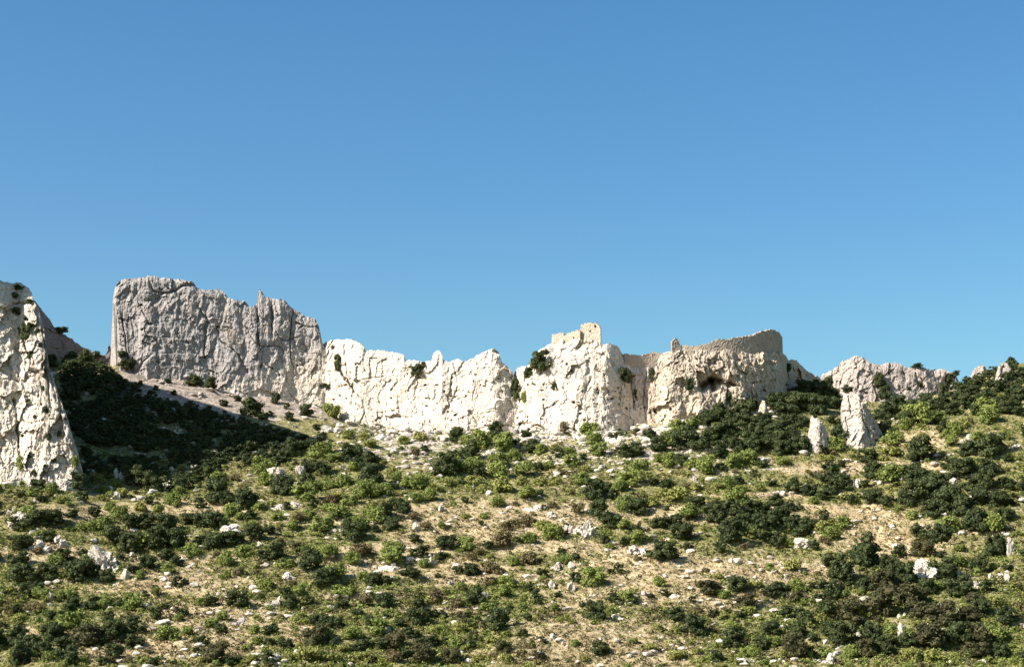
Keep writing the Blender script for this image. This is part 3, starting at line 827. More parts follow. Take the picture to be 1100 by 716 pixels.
# ------------------------------------------------------------------ boulders and outcrops, each one from its place in the photograph
def boulder_mesh(name, seed, flat=.7, pitted=False, level=4, parts=1):
    import bmesh
    bm = bmesh.new()
    bmesh.ops.create_icosphere(bm, subdivisions=level + 1, radius=1.0)
    v = np.array([q.co[:] for q in bm.verts])
    f = np.array([[q.index for q in p.verts] for p in bm.faces])
    bm.free()
    rng = np.random.default_rng(seed)
    def lump(sd, pit):
        r = np.full(len(v), 1.2)
        for _ in range(26):                         # broken faces
            n = rng.normal(size=3); n /= np.linalg.norm(n)
            h = rng.uniform(.52, 1.0)
            dd = v @ n
            r = np.where(dd > .05, np.minimum(r, h / np.maximum(dd, .05)), r)
        x, y, z = v.T
        r = r * (1 + .16 * fbm(x * 1.7, y * 1.7, z * 1.7, 3, sd) + .22 * fbm(x * 4.2, y * 4.2, z * 4.2, 4, sd + 5, .68))
        r = r - .10 * ridged(x * 2.5, y * 2.5, z * 2.5, 3, sd + 6)
        if pit:
            r = r - .30 * sstep(.25, .5, vnoise(x * 4.6, y * 4.6, z * 4.6, sd + 8))
        return v * r[:, None]
    if parts == 1:
        p, ff = lump(seed, pitted), f
    else:                                           # one ragged outcrop grown out of several lumps
        P_, F_ = [], []
        for i in range(parts):
            q = lump(seed * 7 + i, pitted)
            s = rng.uniform(.38, .75) * (1.1 if i == 0 else .9)
            c = np.array([rng.uniform(-.95, .95), rng.uniform(-.6, .6), rng.uniform(-.35, .25)]) * (0.3 if i == 0 else 1)
            q = q * (s * rng.uniform(.8, 1.5), s * rng.uniform(.8, 1.3), s * rng.uniform(.6, 1.1)) + c
            P_.append(q); F_.append(f + i * len(v))
        p, ff = np.concatenate(P_), np.concatenate(F_)
    p[:, 2] *= flat
    p -= (p.max(0) + p.min(0)) / 2
    p /= (p.max(0) - p.min(0))
    return mesh(name, p, ff, [M_boulder])

# (px, row of the foot, width, height, label, landmark phrase or None, options)
BOULDERS = [
    (112, 612, 34, 27, 'big white pitted boulder standing among dark trees on the lower slope under the spur', 'the big pitted boulder', 'p'),
    (997, 622, 26, 23, 'white split boulder with dark hollows among dark trees on the lower slope', 'the split white boulder', 'p'),
    (888, 714, 24, 13, 'pale rounded boulder at the very foot of the slope', 'the bottom boulder', ''),
    (623, 578, 34, 20, 'large cream rounded outcrop at the end of the straw-coloured clearing', 'the large cream outcrop', 'p'),
    (287, 655, 15, 8, 'low pale boulder touching a taller rounder one on the brown slope', None, ''),
    (296.5, 651, 10, 11, 'rounded white boulder standing taller than the low one it touches', 'the touching pair of boulders', ''),
    (355, 657, 11, 7, 'small pale boulder with a rusty hollow between dark bushes', 'the boulder with a rusty hollow', 'p'),
    (862, 589, 19, 12, 'jagged white boulder on the upper edge of the long brown strip', 'the jagged white boulder', 'p'),
    (298, 517, 25, 20, 'pale leaning slab just below the dark gully wood', 'the leaning pale slab', 's'),
    (322, 514, 11, 17, 'narrow upright pale slab next to the leaning slab below the gully', None, 's'),
    (246, 573, 23, 11, 'broad broken white slab above the dark thicket', 'the broken white slab', 's'),
    (362, 574, 23, 10, 'flat white slab between pale green bushes below the grey bluff', 'the flat white slab', 's'),
    (315, 546, 26, 9, 'long white slab lying over a second slab among green bushes', 'the paired long slabs', 's'),
    (299, 548, 24, 8, 'white slab with a stepped edge beside the long slab', None, 's'),
    (570, 550, 36, 9, 'long low pale slab across the straw-coloured clearing', 'the long low slab', 's'),
    (470, 550, 17, 7, 'small pale outcrop at the near end of the straw-coloured clearing', 'the small clearing outcrop', ''),
    (447, 571, 15, 10, 'bright rock poking out between two brown shrubs', 'the rock between brown shrubs', ''),
    (472, 514, 8, 5, 'single white rounded stone in front of dark bushes below the wall', 'the single white stone', ''),
    (528, 492, 27, 13, 'bare pale rock slope between bushes close below the wall', 'the bare rock', 's'),
    (466, 608, 11, 11, 'squarish white boulder beside a dark bush in mid slope', 'the squarish white boulder', ''),
    (486, 629, 10, 6, 'small flat white stone alone on straw ground', 'the lone flat stone', ''),
    (416, 614, 32, 9, 'long pale slab beneath a broad green bush in mid slope', 'the long mid-slope slab', 's'),
    (357, 579, 19, 5, 'thin pale slab just below the flat white slab', None, 's'),
    (275, 589, 12, 8, 'small curved white rock at the end of the dark thicket', 'the curved white rock', ''),
    (308, 623, 19, 11, 'cracked pinkish slab with brown earth around it', 'the cracked pinkish slab', 's'),
    (260, 669, 28, 7, 'low streak of pale rock on the lower brown slope', 'the low pale streak', 's'),
    (298, 709, 14, 7, 'white lump of rock low in yellow-green scrub', 'the lump in yellow scrub', ''),
    (418, 681, 12, 8, 'white pointed rock next to a dark bush low on the slope', 'the pointed white rock', ''),
    (597, 613, 17, 10, 'broken white rock just below the diagonal footpath', 'the rock below the footpath', 'p'),
    (613, 612, 11, 9, 'blocky white rock touching the diagonal footpath', None, ''),
    (593, 633, 8, 12, 'thin upright white rock standing under the footpath', 'the upright rock', 's'),
    (614, 636, 9, 14, 'chain of white rock dropping steeply below the footpath', 'the steep white rock', ''),
    (790, 606, 14, 7, 'low pinkish rock in the brown grassy strip', 'the low pinkish rock', ''),
    (844, 624, 7, 8, 'small upright white stone among green scrub', 'the small upright stone', ''),
    (822, 627, 6, 3, 'tiny flat white stone at the edge of green scrub', None, ''),
    (746, 517, 9, 7, 'white rock in green bushes below the cave crag', 'the rock in green bushes', ''),
    (787, 470, 19, 10, 'pale rock ledge shining inside the dark wood below the cave', 'the ledge in the wood', ''),
    (921, 525, 11, 12, 'grey-white block on the slope beneath the tall pinnacle', 'the grey block', ''),
    (902, 536, 8, 7, 'small pale stone in front of the grey block', None, ''),
    (926, 534, 9, 6, 'flat pale stone beside the dry brown hollow', None, ''),
    (945, 521, 5, 5, 'tiny bright white stone beside a dark round tree', None, ''),
    (1023, 521, 13, 8, 'white outcrop on the upper slope beyond the pinnacles', 'the upper white outcrop', ''),
    (1048, 536, 11, 7, 'white stone wedged among dense dark trees', 'the stone among dense trees', ''),
    (1086, 597, 8, 20, 'tall white rock at the far end of the slope', 'the tall end rock', ''),
    (1030, 619, 11, 7, 'flat white stone a little beyond the split boulder', None, ''),
    (1052, 633, 11, 9, 'pinkish white block in dense dark trees', 'the pinkish block', ''),
    (1067, 622, 9, 6, 'small white stone above the pinkish block', None, ''),
    (1083, 625, 6, 9, 'small upright white stone near the end of the slope', None, ''),
    (969, 664, 10, 6, 'white cap of rock directly above a taller white rock', None, ''),
    (971, 685, 12, 17, 'tall white rock sunk between bronze-brown trees', 'the rock between bronze trees', 'p'),
    (922, 685, 8, 8, 'small white rock low among bronze-brown trees', 'the small rock low down', ''),
    (952, 693, 13, 5, 'thin flat white rock near the foot of the slope', None, 's'),
    (887, 692, 7, 5, 'small white stone above the pale boulder at the foot', None, ''),
    (1014, 608, 7, 5, 'pale stone touching the upper side of the split boulder', None, ''),
    (20, 562, 42, 18, 'large bare white slab below the foot of the spur', 'the large bare slab', 's'),
    (42, 592, 24, 14, 'white broken slab between dark trees under the spur', 'the broken slab under the spur', 's'),
    (65, 588, 14, 15, 'white narrow slab at the upper end of a dark tree clump', None, 's'),
    (56, 645, 17, 9, 'pale low outcrop under the bottom tree clump', 'the low outcrop under the trees', ''),
    (134, 623, 10, 14, 'white rock right beside the big pitted boulder', None, ''),
    (141, 599, 6, 6, 'white stone above the big pitted boulder', None, ''),
    (177, 526, 14, 11, 'white rock at the lower fringe of the gully wood', 'the rock at the gully fringe', ''),
    (164, 513, 11, 6, 'small pale flat rock inside the lower gully wood', None, 's'),
    (123, 536, 13, 8, 'white domed rock on the slope below the gully', 'the domed rock', ''),
    (128, 516, 14, 13, 'pale outcrop just outside the gully shade', 'the outcrop by the gully shade', ''),
    (150, 473, 17, 8, 'shaded grey rock showing in the middle of the gully wood', None, ''),
    (158, 463, 17, 5, 'thin shaded ledge showing above the grey gully rock', None, 's'),
    (187, 472, 19, 10, 'broad shaded rock showing in the gully wood below the bluff', None, ''),
    (206, 479, 8, 6, 'small shaded stone in the upper gully wood', None, ''),
    (133, 436, 16, 10, 'grey streak of rock high in the gully wood', None, 's'),
    (1068, 470, 11, 6, 'pale rock on the bushy shoulder at the end of the slope', 'the rock on the shoulder', ''),
    (1050, 471, 21, 6, 'flat pale ledge on the bushy shoulder', None, 's'),
    (102, 499, 7, 5, 'small white stone at the corner of the spur foot', None, ''),
    (40, 541, 16, 6, 'low white stone under the spur foot bushes', None, ''),
    (706, 597, 14, 6, 'pale flat rock ledge beside the large round tree', None, 's'),
    (688, 600, 26, 16, 'pale bare slab behind the large round dark tree', 'the slab by the round tree', 's'),
]
LAND = []
for i, (px, row, wd, ht, lab, lm, opt) in enumerate(BOULDERS):
    p = hit(BV_G, px, row - 1)
    if p is None:
        continue
    sc_ = (p - Vector(CAM)).length / FPX
    me = boulder_mesh('boulder', 300 + i, pitted='p' in opt, level=4 if wd > 16 else 3, parts=1 if wd < 9 or px in (112, 997) else (4 if wd < 15 else 6))
    nm = 'rock_outcrop' if 's' in opt else 'boulder'
    o = tag(link(nm, me), lab, 'slab' if nm == 'rock_outcrop' else 'boulder')
    depth = wd * sc_ * (1.0 if 's' not in opt else 1.3)
    o.scale = (wd * sc_ * 1.05, depth, ht * sc_ * 1.45)
    o.location = (p.x, p.y + depth * .3, p.z + ht * sc_ * .24)
    if 's' in opt:
        o.scale.z = ht * sc_ * 1.2
        o.rotation_euler.x = R(18)
    if lm:
        LAND.append((px, row - ht * .5, lm))

# a narrow beaten footpath climbing across the slope
def strip(name, pix, width, mat):
    pts = []
    q = np.array(pix, float)
    for t_ in np.linspace(0, len(q) - 1, 12 * len(q)):
        x = np.interp(t_, np.arange(len(q)), q[:, 0]); y = np.interp(t_, np.arange(len(q)), q[:, 1])
        h = hit(BV_G, x, y)
        if h is not None:
            pts.append(h)
    pts = np.array([p[:] for p in pts])
    for _ in range(3):
        pts[1:-1] = (pts[:-2] + pts[1:-1] * 2 + pts[2:]) / 4
    V, F = [], []
    for i, p in enumerate(pts):
        w_ = width * (.8 + .5 * float(vnoise(i * .4, 0., 0., 9)))
        for k_ in (-1, 0, 1):
            x, y = p[0], p[1] + k_ * w_ * .5
            hh = BV_G.ray_cast(Vector((x, y, 400)), Vector((0, 0, -1)))
            V.append((x, y, (hh[0].z if hh[0] else p[2]) + .10))
    n = len(pts)
    for i in range(n - 1):
        for k_ in range(2):
            F.append((i * 3 + k_, i * 3 + 3 + k_, i * 3 + 4 + k_, i * 3 + 1 + k_))
    return tag(link(name, mesh(name, V, np.array(F), [mat])), kind='structure')
m_path, _nt, _b = new_mat('beaten_earth')
_t = NT(_nt)
_nt.links.new(_t.mix(_t.noise(_t.mapping((1, 1, 1)), .8), (.42, .30, .18), (.55, .45, .32)), _b.inputs['Base Color'])
strip('footpath', [(575, 632), (600, 620), (625, 610), (650, 600), (680, 593), (705, 584), (720, 578)], 1.6, m_path)
strip('footpath', [(690, 561), (712, 555), (730, 550), (745, 546), (760, 541)], 1.5, m_path)

# loose pale stones strewn over the slope
def scatter(n, fn, seed):
    rng = np.random.default_rng(seed)
    out = []
    while len(out) < n:
        px = rng.uniform(-150, 1250, 4000); row = rng.uniform(400, 740, 4000)
        keep = rng.uniform(0, 1, 4000) < fn(px, row)
        for a, b_ in zip(px[keep], row[keep]):
            out.append((a, b_))
            if len(out) >= n:
                break
    return out

def noise_mask(px, row, s, seed, lo, hi):
    return sstep(lo, hi, fbm(px / s, row / (s * .42), 0 * px, 3, seed))

def wall_near(px, row):
    return sstep(540, 468, row) * sstep(330, 400, px) * sstep(820, 700, px) + .55 * sstep(470, 430, row) * sstep(130, 170, px) * sstep(390, 350, px)

def merge(name, tmpl, places, mats, mi_of=None, smooth=False):
    """one mesh out of copies of templates (verts, faces) at (x, y, z, scale xyz, turn, template, material)"""
    V, F3, F4, M3, M4, off = [], [], [], [], [], 0
    for (x, y, z, sx, sy, sz, a, ti, mi) in places:
        v, f3, f4 = tmpl[ti]
        ca, sa = math.cos(a), math.sin(a)
        q = v * (sx, sy, sz)
        V.append(np.stack([q[:, 0] * ca - q[:, 1] * sa + x, q[:, 0] * sa + q[:, 1] * ca + y, q[:, 2] + z], -1))
        if len(f3):
            F3.append(f3 + off); M3.append(np.full(len(f3), mi))
        if len(f4):
            F4.append(f4 + off); M4.append(np.full(len(f4), mi))
        off += len(v)
    fs, ms = [], []
    if F3:
        fs.append(np.concatenate(F3)); ms.append(np.concatenate(M3))
    if F4:
        fs.append(np.concatenate(F4)); ms.append(np.concatenate(M4))
    return mesh(name, np.concatenate(V), fs, mats, np.concatenate(ms), smooth)

def stone_tmpl(seed):
    me = boulder_mesh('tmp', seed, level=1)
    v = np.array([q.co[:] for q in me.vertices]); f = np.array([list(p.vertices) for p in me.polygons])
    bpy.data.meshes.remove(me)
    return v, f, np.zeros((0, 4), int)
stones = [stone_tmpl(900 + i) for i in range(8)]
rng = np.random.default_rng(41)
pl = []
for px, row in scatter(3600, lambda a, b_: np.clip(.05 + .75 * wall_near(a, b_) * noise_mask(a, b_, 34, 3, -.35, .3) + .45 * noise_mask(a, b_, 40, 5, .08, .45) + .12 * openness(a, b_), 0, 1), 11):
    h = hit(BV_G, px, row)
    if h is None or h.y > 700:
        continue
    s = .35 + 1.5 * rng.uniform() ** 3.0 + (.7 * rng.uniform() if row < 540 else 0)
    pl.append((h.x, h.y, h.z + s * .12, s * rng.uniform(1, 2.2), s * rng.uniform(.8, 1.5), s * rng.uniform(.6, 1.0), rng.uniform(0, 6.3), int(rng.integers(8)), 0))
for px, row in scatter(260, lambda a, b_: sstep(478, 470, b_) * sstep(455, 462, b_) * ((a > 345) & (a < 725)) * (.2 + .8 * noise_mask(a, b_, 20, 15, -.1, .2)), 17):
    h = hit(BV_G, px, row)
    if h is not None and h.y < 700:
        s = 1.0 + 2.2 * rng.uniform() ** 2
        pl.append((h.x, h.y, h.z + s * .1, s * rng.uniform(1, 1.7), s * rng.uniform(.8, 1.3), s * rng.uniform(.6, 1.1), rng.uniform(0, 6.3), int(rng.integers(8)), 0))
tag(link('rubble', merge('rubble', stones, pl, [M_boulder])), kind='stuff')
# ------------------------------------------------------------------ trees and shrubs
def unit_ico(sub):
    import bmesh
    bm = bmesh.new()
    bmesh.ops.create_icosphere(bm, subdivisions=sub, radius=1.0)
    v = np.array([q.co[:] for q in bm.verts]); f = np.array([[q.index for q in p.verts] for p in bm.faces])
    bm.free()
    return v, f
ICO2 = unit_ico(2)

def crown_arrays(seed, lobes=16, leaves=55, leaf=.055, hgt=.85, loose=.25, core=.70, flat_top=.0):
    """a crown one unit wide standing on z = 0: lumps of leaves round a hidden dark-leaved heart"""
    rng = np.random.default_rng(seed)
    V3, F3, V4, F4, n3, n4 = [], [], [], [], 0, 0
    for i in range(lobes):
        a = rng.uniform(0, 2 * math.pi)
        zf = rng.uniform(.08, .82)
        rr = .34 * math.sqrt(max(0.02, 1 - abs(zf * 1.35 - .45) ** 2.0)) * rng.uniform(.35, 1.0)
        c = np.array([rr * math.cos(a) * rng.uniform(.85, 1.25), rr * math.sin(a), zf * hgt])
        rad = rng.uniform(.09, .21) * (1.0 if zf < .6 else .85)
        v, f = ICO2
        k = core * rad * (1 + .35 * fbm(v[:, 0] * 2 + i, v[:, 1] * 2, v[:, 2] * 2, 2, seed))
        q = v * k[:, None] * (1.05, 1.05, .9) + c
        q[:, 2] = np.maximum(q[:, 2], -.03)
        V3.append(q); F3.append(f + n3); n3 += len(q)
        d = rng.normal(size=(leaves, 3)); d /= np.linalg.norm(d, axis=1)[:, None]
        d[:, 2] = np.where(d[:, 2] < -.35, -d[:, 2], d[:, 2])
        p = c + d * (rad * rng.uniform(.78, 1.0 + loose, leaves))[:, None] * (1.05, 1.05, .92)
        n = d + rng.normal(size=(leaves, 3)) * .55
        n /= np.linalg.norm(n, axis=1)[:, None]
        t_ = np.cross(n, rng.normal(size=(leaves, 3))); t_ /= np.linalg.norm(t_, axis=1)[:, None]
        bt = np.cross(n, t_)
        s1 = (leaf * rng.uniform(.6, 1.4, leaves))[:, None]; s2 = s1 * rng.uniform(.45, .9, leaves)[:, None]
        quad = np.stack([p - t_ * s1, p - bt * s2 * .8, p + t_ * s1, p + bt * s2], 1).reshape(-1, 3)
        V4.append(quad); F4.append(np.arange(leaves * 4).reshape(-1, 4) + n4); n4 += len(quad)
    v3, f3, v4, f4 = np.concatenate(V3), np.concatenate(F3), np.concatenate(V4), np.concatenate(F4)
    v = np.concatenate([v3, v4])
    w_ = np.percentile(np.abs(v[:, :2]), 98) * 2
    v = v / (w_, w_, 1)
    return v, f3, f4 + len(v3)

KIND = {
    'D': dict(lobes=26, leaves=85, leaf=.036, hgt=.86, loose=.22),
    'G': dict(lobes=22, leaves=80, leaf=.040, hgt=.70, loose=.55, core=.62),
    'L': dict(lobes=16, leaves=75, leaf=.045, hgt=.52, loose=.55, core=.5),
    'B': dict(lobes=16, leaves=70, leaf=.042, hgt=.60, loose=.5, core=.5),
    'O': dict(lobes=28, leaves=85, leaf=.034, hgt=.78, loose=.22),
}
NAME = {'D': ('evergreen_tree', 'tree'), 'G': ('green_shrub', 'shrub'), 'L': ('pale_shrub', 'shrub'), 'B': ('dry_shrub', 'shrub'), 'O': ('bronze_tree', 'tree')}
GROUP = {'D': 'dark evergreen trees on the slope', 'G': 'green shrubs on the slope', 'L': 'pale green shrubs on the slope', 'B': 'brown dry shrubs on the slope', 'O': 'bronze-brown trees low on the slope'}
CROWN = {}
for kd, kw in KIND.items():
    CROWN[kd] = []
    for i in range(11 if kd in 'DG' else 6):
        v, f3, f4 = crown_arrays(ord(kd) * 31 + i, **kw)
        CROWN[kd].append(mesh('crown', v, [f3, f4], [M_leaf[kd]], smooth=False))

def tube(p0, p1, r0, r1, n=7, segs=4, bend=0.0, rng=None):
    p0, p1 = np.array(p0, float), np.array(p1, float)
    ax = p1 - p0; ax /= np.linalg.norm(ax)
    u = np.cross(ax, (.3, .9, .2)); u /= np.linalg.norm(u); w_ = np.cross(ax, u)
    V, F = [], []
    for s in range(segs + 1):
        t_ = s / segs
        c = p0 + (p1 - p0) * t_ + u * bend * math.sin(t_ * math.pi)
        r = r0 + (r1 - r0) * t_
        for k_ in range(n):
            a = 2 * math.pi * k_ / n
            V.append(c + (u * math.cos(a) + w_ * math.sin(a)) * r)
    for s in range(segs):
        for k_ in range(n):
            F.append((s * n + k_, s * n + (k_ + 1) % n, (s + 1) * n + (k_ + 1) % n, (s + 1) * n + k_))
    return np.array(V), np.array(F)

def trunk_mesh(seed):
    rng = np.random.default_rng(seed)
    V, F, off = [], [], 0
    def add(v, f):
        nonlocal off
        V.append(v); F.append(f + off); off += len(v)
    add(*tube((0, 0, -.15), (.01, .01, .26), .05, .036, bend=.015))
    for i in range(5):
        a = i * 1.26 + rng.uniform(-.3, .3)
        e = np.array([math.cos(a) * rng.uniform(.16, .3), math.sin(a) * rng.uniform(.16, .3), rng.uniform(.4, .62)])
        add(*tube((.01, .01, rng.uniform(.08, .25)), e, .028, .008, bend=rng.uniform(-.04, .04)))
    return mesh('trunk', np.concatenate(V), np.concatenate(F), [m_bark], smooth=True)
TRUNK = [trunk_mesh(i) for i in range(4)]

